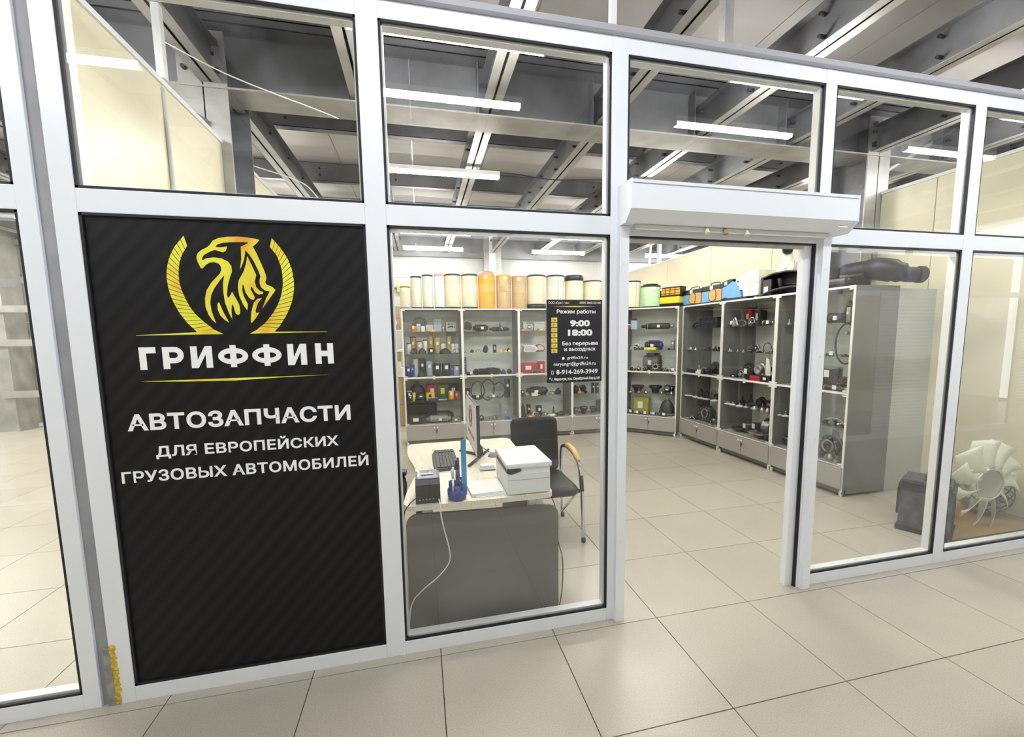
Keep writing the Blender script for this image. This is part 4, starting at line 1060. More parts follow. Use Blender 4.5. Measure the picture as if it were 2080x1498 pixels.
for k, line in enumerate(GOODS.strip().split('\n')):
    a, cols, nm, cat, word, dep = line.split('|'); a = a.split(); key, lv = a[0][:2], a[0][2]; ox, oy, sc = ORIG[a[1]]
    l, r_, tp = ox+float(a[2])/sc, ox+float(a[3])/sc, oy+float(a[4])/sc
    dep = max(float(dep), .025); z, shelf = LEV[lv]
    P0 = cabpoint(key, l, tp, dep); P1 = cabpoint(key, r_, tp, dep); wd = (P1-P0).length; h = max((P0.z+P1.z)/2 - z, .012)
    t, loc, rz = CAB[key]
    nxt = {'t': 1.99, 's': 1.675, 'm': 1.35, 'l': 1.0, 'b': .65}[lv]; h = min(h, nxt-z-.004)
    if a[5] in ('wheel',): pass
    cx = (P0+P1)/2; cx.z = z
    # keep inside the cabinet
    ux = Vector((math.cos(rz), math.sin(rz), 0)); W_ = .85; s_ = (cx-loc).dot(ux); s2 = min(max(s_, .02+wd/2), W_-.02-wd/2) if wd < W_-.04 else W_/2
    cx = cx + ux*(s2-s_)
    o = it(nm, cx, rz); kind = a[5]; cc = cols.split()
    if kind == 'clump': mk_clump(wd, h, cc[0], cc[1], k+1)(o)
    elif kind == 'can' and wd > h*2.2: mk_can(wd*.6, h, *cc)(o)
    else: MK[kind](wd, h, *cc)(o)
    lab = word+', '+shelf+' of the '+CN[key]
    if lab in seen: print('DUP', lab)
    seen[lab] = 1
    tag(o, lab, cat, 'goods on the %s of the %s' % (shelf, CN[key]))

# ---------------------------------------------------------------- round filters on top of the cabinets
FILT = [('A', 192, 335, 268, 'cream', 'black', 'black', 'shortest cream filter at the left end'), ('A', 328, 474, 137, 'pale', 'black', 'black', 'tall narrow grey-white filter with black cap, second from the left'),
        ('A', 474, 620, 118, 'pale', 'black', 'black', 'tall narrow grey-white filter, third from the left'), ('A', 626, 768, 115, 'white', 'salmon', 'black', 'slim white filter with a pinkish rim and black foot'),
        ('A', 760, 968, 112, 'cream', 'black', 'black', 'broad cream filter right of the slim white one'), ('A', 971, 1184, 115, 'cream', 'black', 'black', 'broad cream filter just left of the orange one'),
        ('A', 1186, 1412, 82, 'orange', 'salmon', 'orange', 'tallest bright orange filter with a red shoulder'), ('A', 1416, 1612, 122, 'ptan', 'orange', 'salmon', 'brown filter with orange ends, next to the bright orange one'),
        ('B', 242, 436, 137, 'ptan', 'salmon', 'salmon', 'brown filter with pinkish ends, right of its twin'), ('B', 434, 674, 125, 'cream', 'black', 'black', 'large cream filter with a thick black foot'),
        ('B', 680, 911, 128, 'pale', 'black', 'black', 'large greyish filter left of the black-collared one'), ('B', 918, 1149, 131, 'cream', 'black', 'black', 'large cream filter with a deep black collar'),
        ('B', 1153, 1383, 196, 'cream', 'black', 'black', 'shorter cream filter behind the hours sign corner'), ('B', 1388, 1560, 216, 'ptan', 'black', 'black', 'tan filter seen beside the door mullion'),
        ('E', 115, 352, 220, 'cream', 'black', 'black', 'cream filter with a vertical seam on the corner cabinet'), ('E', 352, 626, 262, 'green', 'black', 'black', 'pale green filter with a necked black cap on the corner cabinet')]
for k, (o_, l, r_, tp, c, ct, cb, word) in enumerate(FILT):
    ox, oy, sc = ORIG[o_]; l, r_, tp = ox+l/sc, ox+r_/sc, oy+tp/sc
    if o_ == 'E': P0 = cabpoint('C5', l, tp, .14); P1 = cabpoint('C5', r_, tp, .14)
    else: P0 = on(l, tp, 'y', 4.47); P1 = on(r_, tp, 'y', 4.47)
    R_ = (P1-P0).length/2*.985; h = (P0.z+P1.z)/2-2.021; cx = (P0+P1)/2
    t = thing('round_air_filter', word, 'air filter', (cx.x, cx.y, 2.021), 0, 'round air filters standing on the cabinets')
    foot = h*.14 if k == 9 else h*.05; cap = h*.17 if k == 11 else h*.055
    body = h-foot-cap; neck = 0
    if k == 15: neck = h*.07; body -= neck
    if k == 6: neck = h*.06; body -= neck
    pr_ = []; n_ = 26
    for q in range(n_+1):
        z = foot+body*q/n_; pr_ += [(R_*.955, z)] if q % 2 else [(R_*.965, z), (R_*.965, z+body*.012)]
    MB().lathe(pr_, seg=32).build('pleated_body', cm(c), t)
    tb = MB()
    for q in range(15): tb.lathe([(R_*.966, -.0012), (R_*.974, 0), (R_*.966, .0012)], (0, 0, foot+body*(q+.8)/15.6), seg=24)
    tag(tb.build('thread_band', mat('band_'+c, tuple(v*.72 for v in cm(c).node_tree.nodes['Principled BSDF'].inputs['Base Color'].default_value[:3]), .6), t), kind='stuff')
    if k == 6: MB().lathe([(R_*.96, 0), (R_*.97, cap*.6), (R_*.8, cap+neck), (R_*.55, cap+neck)], (0, 0, foot+body), seg=32).build('top_cap', cm(ct), t); MB().cyl((0, 0, foot+body+cap+neck-.004), R_*.5, .014, 24).build('centre_disc', BLACK, t)
    elif k == 15: MB().lathe([(R_, 0), (R_, cap), (R_*.78, cap), (R_*.78, cap+neck), (R_*.72, cap+neck)], (0, 0, foot+body), seg=32).build('top_cap', cm(ct), t)
    else: MB().lathe([(R_*.97, 0), (R_, .004), (R_, cap*.8), (R_*.94, cap), (R_*.5, cap)], (0, 0, foot+body), seg=32).build('top_cap', cm(ct), t)
    MB().lathe([(R_*.93, 0), (R_, .004), (R_, foot)], seg=32).build('bottom_ring', cm(cb), t)
    a = -PI/2+random.uniform(-.3, .3)
    MB().box(-.022, -.001, 0, .022, .001, .045).build('price_tag', PAPER, t, loc=(R_*1.0*math.cos(a), R_*1.01*math.sin(a), foot+body-.05), rot=a+PI/2)
    if k in (14, 10): MB().box(-.002, -R_*.985, foot, .002, -R_*.95, foot+body).build('seam', cm('grey'), t)

# ---------------------------------------------------------------- box filters on the side run
def sidebox(px0, px1, pyt, x=4.5, z0=2.021, rz=-PI/2):
    a = on(px0, pyt, 'x', x); b = on(px1, pyt, 'x', x); return a, b, (a.z+b.z)/2-z0
a0 = CAB['C5'][1] + Vector((math.cos(-PI/4), math.sin(-PI/4), 0))*.62 + Vector((.03, .03, 0))
t = thing('panel_air_filter', 'yellow panel filter in a black tray, beneath the orange gridded one', 'air filter', (4.33, 3.93, 2.021), -PI*.36, 'box filters on the side cabinets')
MB().box(-.2, 0, 0, .2, .17, .03, bev=.004).box(-.215, -.01, .03, .2, .17, .055, bev=.004).build('tray', BLACK, t)
MB().box(-.19, .004, .055, .185, .15, .155, bev=.004).build('filter_block', cm('yellow'), t)
MB().box(-.195, 0, .155, .19, .155, .17, bev=.003).build('top_frame', BLACK, t)
MB().box(-.21, -.014, .01, -.17, -.011, .05).build('price_tag', PAPER, t)
t = thing('panel_air_filter', 'orange gridded panel filter stacked on the yellow one', 'air filter', (4.36, 3.94, 2.192), -PI*.36, 'box filters on the side cabinets')
MB().box(-.165, .012, 0, .185, .11, .125).build('filter_block', cm('orange'), t)
g = MB()
g.box(-.17, 0, -.0, .19, .015, .012).box(-.175, 0, .12, .2, .12, .135, bev=.003).box(-.175, 0, 0, -.158, .12, .125).box(.172, 0, 0, .2, .12, .125)
for x in (-.08, .0, .085): g.box(x-.003, .004, 0, x+.003, .012, .125)
g.box(-.17, .004, .035, .19, .012, .041).box(-.17, .004, .085, .19, .012, .091); g.build('grid_frame', BLACK, t)
MB().box(-.172, -.003, .085, -.13, -.001, .125).build('price_tag', PAPER, t)
for k, (l, r_, tp, word) in enumerate([(1386, 1425.5, 587, 'blue and tan box filter with a black handle top, nearer the corner'), (1426, 1467.5, 578, 'blue and tan box filter with a black handle top, nearer the door')]):
    a, b, h = sidebox(l, r_, tp); wd = (b-a).length
    t = thing('box_air_filter', word, 'air filter', (4.5, (a.y+b.y)/2, 2.021), -PI/2, 'box filters on the side cabinets')
    MB().box(-wd/2, 0, .0, wd/2, .2, .018, bev=.003).build('base_rim', BLACK, t)
    MB().box(-wd/2+.005, .004, .018, wd*.05, .19, h*.66).build('blue_block', cm('sky'), t)
    pts = [(wd*.47, .02), (wd*.47, h*.68)] + [(wd*.05+h*.33*math.cos(q), .02+h*.33+h*.33*math.sin(q)) for q in [PI/2+PI*i/10 for i in range(11)]]
    MB().prism(pts, -.004, .16).build('paper_block', cm('tan'), t)
    MB().torus((wd*.05, -.002, .02+h*.33), h*.33, .005, (0, 1, 0), 24, 6).box(wd*.2, -.006, .02, wd*.2+.006, .0, h*.68).build('black_band', BLACK, t)
    MB().box(-wd/2, -.004, h*.68, wd/2, .19, h*.95, bev=.006).build('black_top', BLACK, t)
    MB().tube(bez([(-wd*.2, .05, h*.93), (-wd*.15, .05, h*1.08), (wd*.2, .05, h*1.08), (wd*.25, .05, h*.93)], 5), .007, 6).build('handle', BLACK, t)
    MB().box(-.03, -.008, h*.72, .03, -.005, h*.92).build('price_tag', PAPER, t)
a, b, h = sidebox(1468, 1497, 572); wd = .34
t = thing('box_air_filter', 'sky blue wedge-shaped filter with a curved black base beside the milky tank', 'air filter', (4.49, a.y-wd/2-.01, 2.021), -PI/2, 'box filters on the side cabinets')
MB().prism([(-wd/2, .03), (-wd/2, h*.72), (-wd*.25, h*.8), (0, h*.98), (wd*.2, h*.9), (wd*.45, h*.35), (wd/2, .03)], .0, .10).build('blue_block', cm('sky'), t)
MB().prism([(-wd/2, 0), (-wd/2, .03), (-wd*.3, .045), (-wd*.1, .02), (wd*.3, .03), (wd*.8, .024), (wd*.78, 0)], -.008, .105).build('black_base', BLACK, t)
MB().prism([(-wd/2, h*.74), (-wd/2, h*1.0), (-wd*.1, h*1.1), (wd*.1, h*1.08), (0, h*.98), (-wd*.25, h*.82)], -.006, .105).build('black_top', BLACK, t)
MB().box(-wd*.35, -.01, h*.82, -wd*.22, -.007, h*1.0).build('price_tag', PAPER, t)

# milky tank with a filler neck
t = thing('washer_tank', 'milky white plastic tank with a tall bent filler neck and black cap', 'tank', (4.7, 2.45, 2.022), 0)
MB().prism([(2.70, 2.14), (2.70, 2.285), (2.62, 2.295), (2.55, 2.325), (2.4, 2.345), (2.33, 2.345), (2.325, 2.05), (2.56, 2.05), (2.58, 2.14)], 4.50, 4.80, 'x').prism([(2.33, 2.03), (2.33, 2.36), (2.2, 2.40), (2.1, 2.40), (2.08, 2.03)], 4.74, 4.85, 'x').build('tank_body', cm('milk'), t, world=True)
pa = [(4.78, 2.20, 2.34), (4.78, 2.19, 2.41), (4.78, 2.21, 2.46), (4.77, 2.21, 2.51), (4.74, 2.18, 2.55)]
MB().tube(bez(pa, 5), .05, 12).build('filler_neck', cm('milk'), t, world=True)
MB().cyl((4.75, 2.19, 2.54), .055, .05, 16, (-.55, -.6, .5)).build('screw_cap', BLACK, t, world=True)
mb = MB()
for y, z in ((2.66, 2.18), (2.66, 2.245)): mb.cyl((4.501, y, z), .014, .005, 10, (-1, 0, 0))
mb.build('mounting_hole', BLACK, t, world=True); MB().box(4.496, 2.50, 2.17, 4.499, 2.60, 2.25).build('price_tag', PAPER, t, world=True)
MB().box(4.54, 2.46, 2.32, 4.6, 2.54, 2.37, bev=.008).build('lug', cm('milk'), t, world=True); MB().box(4.72, 2.07, 2.32, 4.74, 2.085, 2.42, bev=.003).build('strap_hook', cm('milk'), t, world=True)
MB().box(4.495, 2.46, 2.05, 4.5, 2.465, 2.33).box(4.495, 2.33, 2.2, 4.5, 2.48, 2.204).build('mould_seam', mat('milk_seam', (.7, .68, .5), .5), t, world=True)

# dark blue housing (open shell) and the black duct
t = thing('lamp_housing', 'large open blue-black plastic housing, right of the milky tank', 'housing', (4.6, 2.0, 2.022), 0)
sec = [(2.30, 2.03), (2.30, 2.24), (2.14, 2.275), (1.95, 2.28), (1.73, 2.25), (1.66, 2.22), (1.66, 2.03)]
MB().prism(sec, 4.69, 4.73, 'x').build('back_shell', NAVY, t, world=True)
m_ = MB(); m_.prism([(2.30, 2.24), (2.14, 2.275), (1.95, 2.28), (1.73, 2.25), (1.73, 2.235), (1.95, 2.265), (2.14, 2.26), (2.30, 2.225)], 4.51, 4.7, 'x'); m_.box(4.51, 2.27, 2.03, 4.7, 2.30, 2.235, bev=.006); m_.box(4.51, 2.15, 2.03, 4.53, 2.29, 2.21, bev=.004)
m_.build('rim_shell', BLACK, t, world=True)
MB().tube(bez([(4.51, 2.31, 2.03), (4.50, 2.12, 2.075), (4.50, 1.87, 2.09), (4.51, 1.69, 2.06)], 6), .014, 8).tube([(4.6, 2.1, 2.05), (4.55, 2.08, 2.21)], .02, 8).tube(bez([(4.6, 2.07, 2.15), (4.6, 1.87, 2.12), (4.62, 1.72, 2.08)], 5), .012, 6).build('brace', DARK, t, world=True)
MB().box(4.505, 2.19, 2.06, 4.508, 2.25, 2.13).build('price_tag', PAPER, t, world=True)
MB().ball((4.58, 1.72, 2.15), .05, .05, .07, 14, 8).build('lamp_bowl', mat('smoked_reflector', (.12, .11, .1), .15, metal=.7), t, world=True)
t = thing('air_intake_duct', 'long black moulded intake duct with its round mouth overhanging the cabinet end', 'duct', (4.7, 1.3, 2.022), 0)
MB().tube(bez([(4.66, 1.60, 2.14), (4.68, 1.45, 2.17), (4.78, 1.25, 2.185), (4.86, 1.12, 2.15), (4.93, 1.05, 2.11), (5.03, 1.0, 2.105)], 5), [.07]*5+[.085]*5+[.105]*6+[.09]*3+[.07]*4+[.062]*3, 14).build('duct_body', NAVY, t, world=True)
MB().lathe([(.066, 0), (.075, .01), (.075, .05), (.066, .06), (.05, .055), (.045, .02)], (4.99, 1.015, 2.105), (.92, -.38, -.06), 20).build('mouth_ring', DARK, t, world=True)
MB().box(4.50, 1.25, 2.024, 4.80, 1.63, 2.11, bev=.03).build('flat_chamber', BLACK, t, world=True)
MB().tube([(4.53, 1.35, 2.115), (4.6, 1.18, 2.115)], .022, 8).box(4.5, 1.42, 2.1, 4.6, 1.62, 2.24, bev=.02).build('bracket_tube', NAVY, t, world=True)
MB().box(4.494, 1.5, 2.05, 4.497, 1.6, 2.10).build('price_tag', PAPER, t, world=True)

# ---------------------------------------------------------------- storage rack behind the cabinets
t = thing('storage_rack', 'white steel storage rack standing in the back left passage', 'rack', (-.05, 5.9, 0), 0)
for x in (-.45, .26):
    for y in (5.8, 6.2): MB().box(x, y, 0, x+.03, y+.03, 2.0).build('post', ALU2, t, world=True)
for z in (.9, 1.36, 1.72): MB().box(-.45, 5.8, z, .29, 6.23, z+.03).build('shelf', ALU2, t, world=True)
rb = [(.02, .0, 0.012, .24, .42, 'brown', 'on the floor, bottom of the stack'), (.02, 0, .43, .22, .42, 'brown', 'in the middle of the floor stack')]
bxs = [(-.02, .24, .004, .40, 'tall brown carton at the foot of the passage rack'), (-.03, .24, .405, .89, 'brown carton just under the lowest rack shelf'), (.04, .24, .932, 1.06, 'white carton on the lower rack shelf'), (.03, .2, 1.062, 1.18, 'kraft parcel above the white carton'), (.03, .22, 1.182, 1.34, 'topmost kraft parcel under the second rack shelf'), (.05, .24, 1.752, 1.95, 'small brown carton on the top rack shelf'), (.0, .23, 1.952, 2.16, 'flat brown carton on top of the passage rack')]
for x0, x1, z0, z1, word in bxs:
    t = thing('cardboard_box', word, 'box', ((x0+x1)/2, 5.84, z0), 0, 'cartons on the passage rack')
    mt = PAPER if 'white' in word else CARD; w2 = (x1-x0)/2
    MB().box(-w2, 0, 0, w2, .3, z1-z0, bev=.004).build('carton', mt, t); MB().box(-.02, -.002, (z1-z0)*.1, .02, 0, (z1-z0)).build('tape', mat('packing_tape', (.5, .38, .24), .3), t)
    MB().box(-w2*.6, -.003, (z1-z0)*.45, w2*.3, -.001, (z1-z0)*.8).build('address_label', PAPER, t)
tag(MB().box(.12, 7.8, 2.62, .62, 7.82, 2.78).build('warning_tape', mat('yellow_black_tape', (.5, .45, .06), .5, noise=.9, nscale=30)), 'yellow and black striped strip behind the filters', 'tape')

# ---------------------------------------------------------------- desk
ZD = .735
t = thing('office_desk', 'pale wood desk with a curved cut-out and dark grey front panel', 'desk', (.86, .8, 0))
def rc(x, y, r, a0): return [(x+r*math.cos(a0+i*PI/8), y+r*math.sin(a0+i*PI/8)) for i in range(5)]
out = rc(1.242-.05, .135+.05, .05, -PI/2) + rc(1.262-.06, 1.46-.06, .06, 0) + rc(.43+.06, 1.45-.06, .06, PI/2)
out += [(.432, 1.2), (.44, 1.1), (.455, 1.0), (.475, .9), (.49, .8), (.495, .72), (.49, .62), (.475, .5), (.455, .38), (.445, .28)] + rc(.44+.06, .135+.06, .06, PI)
MB().prism(out, ZD-.026, ZD, 'z').build('desktop', DESK, t, world=True)
pp = [(.448, .012), (1.283, .012), (1.283, .57)] + [(1.283-.06+.06*math.cos(a), .565+.06*math.sin(a)) for a in (0, PI/8, PI/4, 3*PI/8, PI/2)] + [(.508-.06*math.sin(a), .585+.06*math.cos(a)) for a in (0, PI/8, PI/4, 3*PI/8, PI/2)]
MB().prism([(x, z+.022) for x, z in pp], .19, .208).build('front_panel', DPANEL, t, world=True)
for x in (.55, 1.18): MB().cyl((x, .23, .6), .014, .13, 10).box(x-.02, .208, .62, x+.02, .25, .66).build('panel_bracket', ALU2, t, world=True)
MB().box(.50, .25, .02, .53, 1.35, ZD-.03).build('side_frame', mat('dark_brown_board', (.05, .04, .04), .5), t, world=True)
MB().box(1.18, .35, .02, 1.21, 1.35, ZD-.03).build('side_frame', mat('dark_brown_board'), t, world=True)
for x in (.55, 1.12): MB().box(x, .22, .0, x+.04, .26, .7).build('leg', ALU2, t, world=True)

# keyboard
t = thing('keyboard', 'black computer keyboard on the pale desk', 'keyboard', (.695, .91, ZD), 0)
MB().prism([(-.075, -.235), (-.06, -.24), (.07, -.225), (.08, 0), (.075, .22), (-.065, .225), (-.085, .12), (-.083, -.1)], .0, .018, 'z').build('base', DARK, t)
km = MB()
for r_ in range(6):
    for c in range(19):
        if c == 15: continue
        x = -.06+r_*.022; y = -.215+c*.0228; km.box(x, y, .018, x+.018, y+.019, .025, bev=.002)
tag(km.build('keys', BLACK, t), kind='stuff')
# monitor facing left, seen at a steep angle
t = thing('computer_monitor', 'thin black monitor seen edge-on, turned to the left on a forked stand', 'monitor', (.9, .97, ZD), 0)
mo = empty('screen_assembly', (0, 0, 0), 0, t) if False else t
MB().box(.892, .675, .80, .914, 1.275, 1.152, bev=.004).build('back_shell', BLACK, t, world=True)
MB().box(.8905, .681, .812, .892, 1.269, 1.146).build('screen', emitter('screen_glow', (.52, .47, .42), .75), t, world=True)
mb = MB(); mb.torus((.8895, .98, 1.03), .075, .004, (1, 0, 0), 24, 4); mb.torus((.8895, .98, 1.03), .045, .004, (1, 0, 0), 20, 4)
for k in range(7): mb.box(.889, .80+k*.055, .885, .8905, .83+k*.055, .915)
mb.build('screen_mark', mat('screen_print', (.3, .15, .08), .6), t, world=True)
MB().tube([(.915, .95, .86), (.955, .95, .80), (.96, .95, .755)], .012, 8).tube([(.96, .95, .745), (.84, .72, .743)], .010, 8).tube([(.96, .95, .745), (1.03, 1.09, .743)], .010, 8).tube([(.96, .95, .745), (.82, 1.12, .743)], .010, 8).build('stand', BLACK, t, world=True)
MB().box(.914, .85, .86, .935, 1.1, 1.03, bev=.008).build('rear_box', BLACK, t, world=True)
# receipt printer
t = thing('receipt_printer', 'small glossy dark receipt printer at the left front of the desk', 'printer', (.565, .24, ZD), 0)
MB().prism([(-.08, 0), (-.08, .10), (-.05, .125), (.06, .13), (.08, .11), (.08, 0)], -.062, .064, 'x').build('body', NAVY, t)
MB().prism([(-.055, .126), (.055, .132), (.05, .138), (-.045, .136)], -.048, .05, 'x').build('lid', mat('dark_gloss', (.05, .04, .12), .12, coat=.6), t)
mb = MB().box(-.03, -.03, .138, .03, -.015, .141)
for k in range(5): mb.box(-.045+k*.017, -.083, .02, -.037+k*.017, -.079, .024)
mb.build('paper_slot', ALLOY, t)
# pen holder with pens and ruler
t = thing('pen_holder', 'translucent blue round desk organiser in front of the ruler', 'pen holder', (.717, .19, ZD), 0)
MB().lathe([(.046, 0), (.05, .005), (.05, .055), (.046, .055), (.044, .01), (0, .008)], seg=24).build('tray', mat('blue_plastic', (.02, .02, .22), .15, coat=.5), t)
for a in range(3):
    an = a*2.1+.5; MB().lathe([(.018, 0), (.02, .004), (.021, .1-.012*a), (.018, .1-.012*a), (.016, .01), (0, .01)], (.024*math.cos(an), .024*math.sin(an), .006), seg=14).build('cup', mat('blue_plastic'), t)
PN = [((.70, .165), (.692, .16), .15, 'white', 'white capped marker'), ((.735, .205), (.728, .20), .2, 'blue', 'tallest blue pen'), ((.715, .19), (.717, .17), .14, 'dgreen', 'green pen'), ((.70, .18), (.698, .17), .16, 'red', 'red pen'), ((.725, .215), (.72, .22), .18, 'navy', 'dark pen')]
for (x, y), (x2, y2), L, c, word in PN:
    t = thing('pen', word+' standing in the blue organiser', 'pen', (x, y, ZD+.018), 0, 'pens in the organiser')
    d = Vector((x2-x, y2-y, L)).normalized(); MB().lathe([(.002, 0), (.0055, .01), (.0055, L*.7)], (0, 0, 0), d, 8).build('barrel', cm(c), t)
    MB().lathe([(.006, L*.7), (.006, L), (.004, L+.003)], (0, 0, 0), d, 8).build('cap', cm('white' if c == 'red' else c), t)
tag(MB().box(-.014, -.0015, 0, .014, .0015, .30, bev=.0006).build('ruler', mat('blue_clear_ruler', (.02, .3, .62), .12, coat=.6), loc=(.757, .185, ZD+.018)), 'long transparent blue ruler standing upright in the organiser', 'ruler')
# multifunction printer
t = thing('laser_printer', 'white multifunction printer with flat scanner lid on the desk corner', 'printer', (1.1, .33, ZD), 0)
x0, x1, y0, y1 = .985, 1.225, .15, .50
MB().box(x0, y0, ZD+.004, x1, y1, ZD+.125, bev=.008).build('body', WPLAS, t, world=True)
MB().box(x0, y0+.002, ZD+.118, x1-.002, y1, ZD+.15, bev=.004).build('upper_body', WPLAS, t, world=True)
MB().box(x0-.006, y0-.008, ZD+.15, x1+.008, y1+.004, ZD+.178, bev=.008).build('scanner_lid', mat('white_gloss_lid', (.86, .87, .88), .25), t, world=True)
MB().prism([(x0-.001, ZD+.148), (x0+.075, ZD+.149), (x0+.075, ZD+.134), (x0+.02, ZD+.118), (x0-.001, ZD+.126)], y0-.004, y0+.06).box(x0-.003, y0-.002, ZD+.125, x0+.01, y1-.04, ZD+.149).build('output_slot', BLACK, t, world=True)
MB().box(x0+.004, y0-.0012, ZD+.085, x1-.006, y0+.001, ZD+.0865).build('seam', GAP, t, world=True)
mb = MB()
for k in range(6): mb.box(x0+.03+k*.007, y1-.03, ZD+.1782, x0+.035+k*.007, y1-.024, ZD+.1786)
mb.build('maker_print', DARK, t, world=True)
MB().box(x0-.17, y0+.02, ZD+.001, x0+.004, y0+.2, ZD+.003).build('feed_tray', WPLAS, t, world=True)
for k in range(3):
    t = tag(MB().box(-.09, -.105, 0, .09, .105, .004).build('paper_sheet_stack', PAPER, loc=(.89-.006*k, .285+.005*k, ZD+.0035+.0045*k), rot=.05*k-.04), ['bottom', 'middle', 'top'][k]+' wad of white paper left of the laser printer', 'paper', 'paper beside the laser printer')
# mouse, card holder, black tape
t = thing('computer_mouse', 'grey and silver mouse behind the laser printer', 'mouse', (1.05, .93, ZD)); MB().ball((0, 0, 0), .05, .032, .03, 16, 6, half=True).build('shell', cm('grey'), t); MB().box(.02, -.003, .018, .035, .003, .027).build('wheel', ALLOY, t)
t = thing('card_holder', 'clear holder with white business cards, left of the laser printer', 'card holder', (.95, .64, ZD)); MB().box(-.05, -.03, 0, .05, .03, .006).box(-.05, -.03, 0, .05, -.027, .02).build('base', mat('clear_acrylic', (.8, .82, .82), .1), t); MB().box(-.044, -.02, .006, .044, .028, .032, bev=.002).build('cards', PAPER, t)
t = thing('tape_roll', 'small black tape roll lying behind the blue organiser', 'tape', (.765, .42, ZD)); MB().lathe([(.03, 0), (.03, .02), (.018, .02), (.018, 0)], seg=20).build('tape', BLACK, t); MB().cyl((0, 0, 0), .017, .012, 16).build('core', CARD, t)
# cables
def cable(name, pts, r, m, label): return tag(MB().tube(bez(pts, 8), r, 6).build(name, m), label, 'cable')
cable('cable', [(.62, .155, ZD+.02), (.625, .125, ZD), (.625, .12, .70), (.64, .14, .60), (.665, .14, .48), (.66, .15, .40), (.60, .15, .33), (.52, .15, .27), (.462, .15, .20), (.44, .16, .05)], .0035, cm('white'), 'white cable hanging from the receipt printer over the desk front')
cable('cable', [(1.24, .22, .70), (1.275, .225, .62), (1.275, .24, .52), (1.30, .25, .40), (1.325, .24, .28), (1.315, .22, .12), (1.29, .2, .012)], .003, DARK, 'thin black cable hanging beside the right edge of the desk panel')
cable('cable', [(.505, .2, ZD+.02), (.47, .16, ZD+.004), (.445, .125, ZD-.03), (.44, .16, .6)], .003, DARK, 'short black cable leaving the receipt printer to the left')
cable('cable', [(.96, .98, .80), (1.02, .98, .755), (1.08, .9, .742), (1.15, .7, .742), (1.2, .52, .742)], .003, DARK, 'black cable between the monitor and the laser printer')

# ---------------------------------------------------------------- visitor chair
t = thing('visitor_chair', 'black leather armchair with chrome frame and wooden armrests behind the desk', 'chair', (1.46, 1.1, 0))
def rrect(x0, x1, z0, z1, r, top=True):
    P = []
    for cx_, cz_, a0_ in ((x1-r, z0+r, -PI/2), (x1-r, z1-r, 0), (x0+r, z1-r, PI/2), (x0+r, z0+r, PI)): P += [(cx_+r*math.cos(a0_+i*PI/10), cz_+r*math.sin(a0_+i*PI/10)) for i in range(6)]
    return P
def cushion(prf, a, b, ax, e, rot=None, c=None):
    "rounded slab: three stacked outlines, soft at the rims"
    mb = MB(); cxm = sum(p[0] for p in prf)/len(prf); czm = sum(p[1] for p in prf)/len(prf); rings = []
    hw = max(p[0] for p in prf)-cxm; hh = max(p[1] for p in prf)-czm
    for t_, ins in ((a, e*1.6), (a+e*.3, e*.5), (a+e, 0), (b-e, 0), (b-e*.3, e*.5), (b, e*1.6)):
        rings.append([mb.bm.verts.new((cxm+(p[0]-cxm)*(1-ins/hw), t_, czm+(p[1]-czm)*(1-ins/hh)) if ax == 'y' else (cxm+(p[0]-cxm)*(1-ins/hw), czm+(p[1]-czm)*(1-ins/hh), t_)) for p in prf])
    for A, B in zip(rings, rings[1:]):
        for i in range(len(A)): f = mb.bm.faces.new((A[i], A[(i+1) % len(A)], B[(i+1) % len(A)], B[i])); f.smooth = True
    mb.bm.faces.new(rings[0]); mb.bm.faces.new(rings[-1])
    if rot is not None: bmesh.ops.rotate(mb.bm, cent=c, matrix=rot, verts=mb.bm.verts)
    return mb
cushion(rrect(1.29, 1.675, .83, 1.34, .07), .405, .478, 'z', .025).build('seat', LEATHER, t, world=True)
rot = Matrix.Rotation(math.radians(-8), 3, 'X')
cushion(rrect(1.28, 1.695, .43, .905, .06), 1.375, 1.43, 'y', .022, rot, (1.44, 1.40, .45)).build('backrest', LEATHER, t, world=True)
MB().box(1.30, 1.370, .70, 1.67, 1.376, .704, rot=rot, c=(1.44, 1.40, .45)).build('seam', DARK, t, world=True)
for sx, x in ((1, 1.715), (-1, 1.285)):
    pth = bez([(x, 1.40, .30), (x, 1.39, .60), (x, 1.33, .665), (x, 1.2, .675), (x, 1.08, .655), (x+.008*sx, 1.0, .60), (x+.012*sx, .965, .50), (x+.015*sx, .945, .35), (x+.02*sx, .93, .02)], 6)
    MB().tube(pth, .0155, 8).build('frame_tube', CHROME, t, world=True)
    MB().tube([(x, 1.40, .32), (x+.02*sx, 1.44, .02)], .011, 8).tube([(x+.01*sx, 1.41, .05), (x, .98, .40)], .009, 8).build('brace', CHROME, t, world=True)
    MB().tube(bez([(x, 1.26, .688), (x, 1.15, .69), (x, 1.06, .668), (x+.004*sx, 1.0, .622)], 5), [.016]+[.024]*13+[.016]*2, 10).build('armrest', WOOD, t, world=True)
    MB().tube([(x+.012*sx, .967, .52), (x+.015*sx, .95, .40)], .0175, 8).build('frame_sleeve', BLACK, t, world=True)
    for y, xx in ((.93, x+.02*sx), (1.42, x+.02*sx)): MB().cyl((xx, y, 0), .018, .03, 10).build('foot', BLACK, t, world=True)
MB().tube([(1.29, 1.36, .42), (1.71, 1.36, .42)], .012, 8).tube([(1.29, .95, .40), (1.71, .95, .40)], .012, 8).build('crossbar', CHROME, t, world=True)
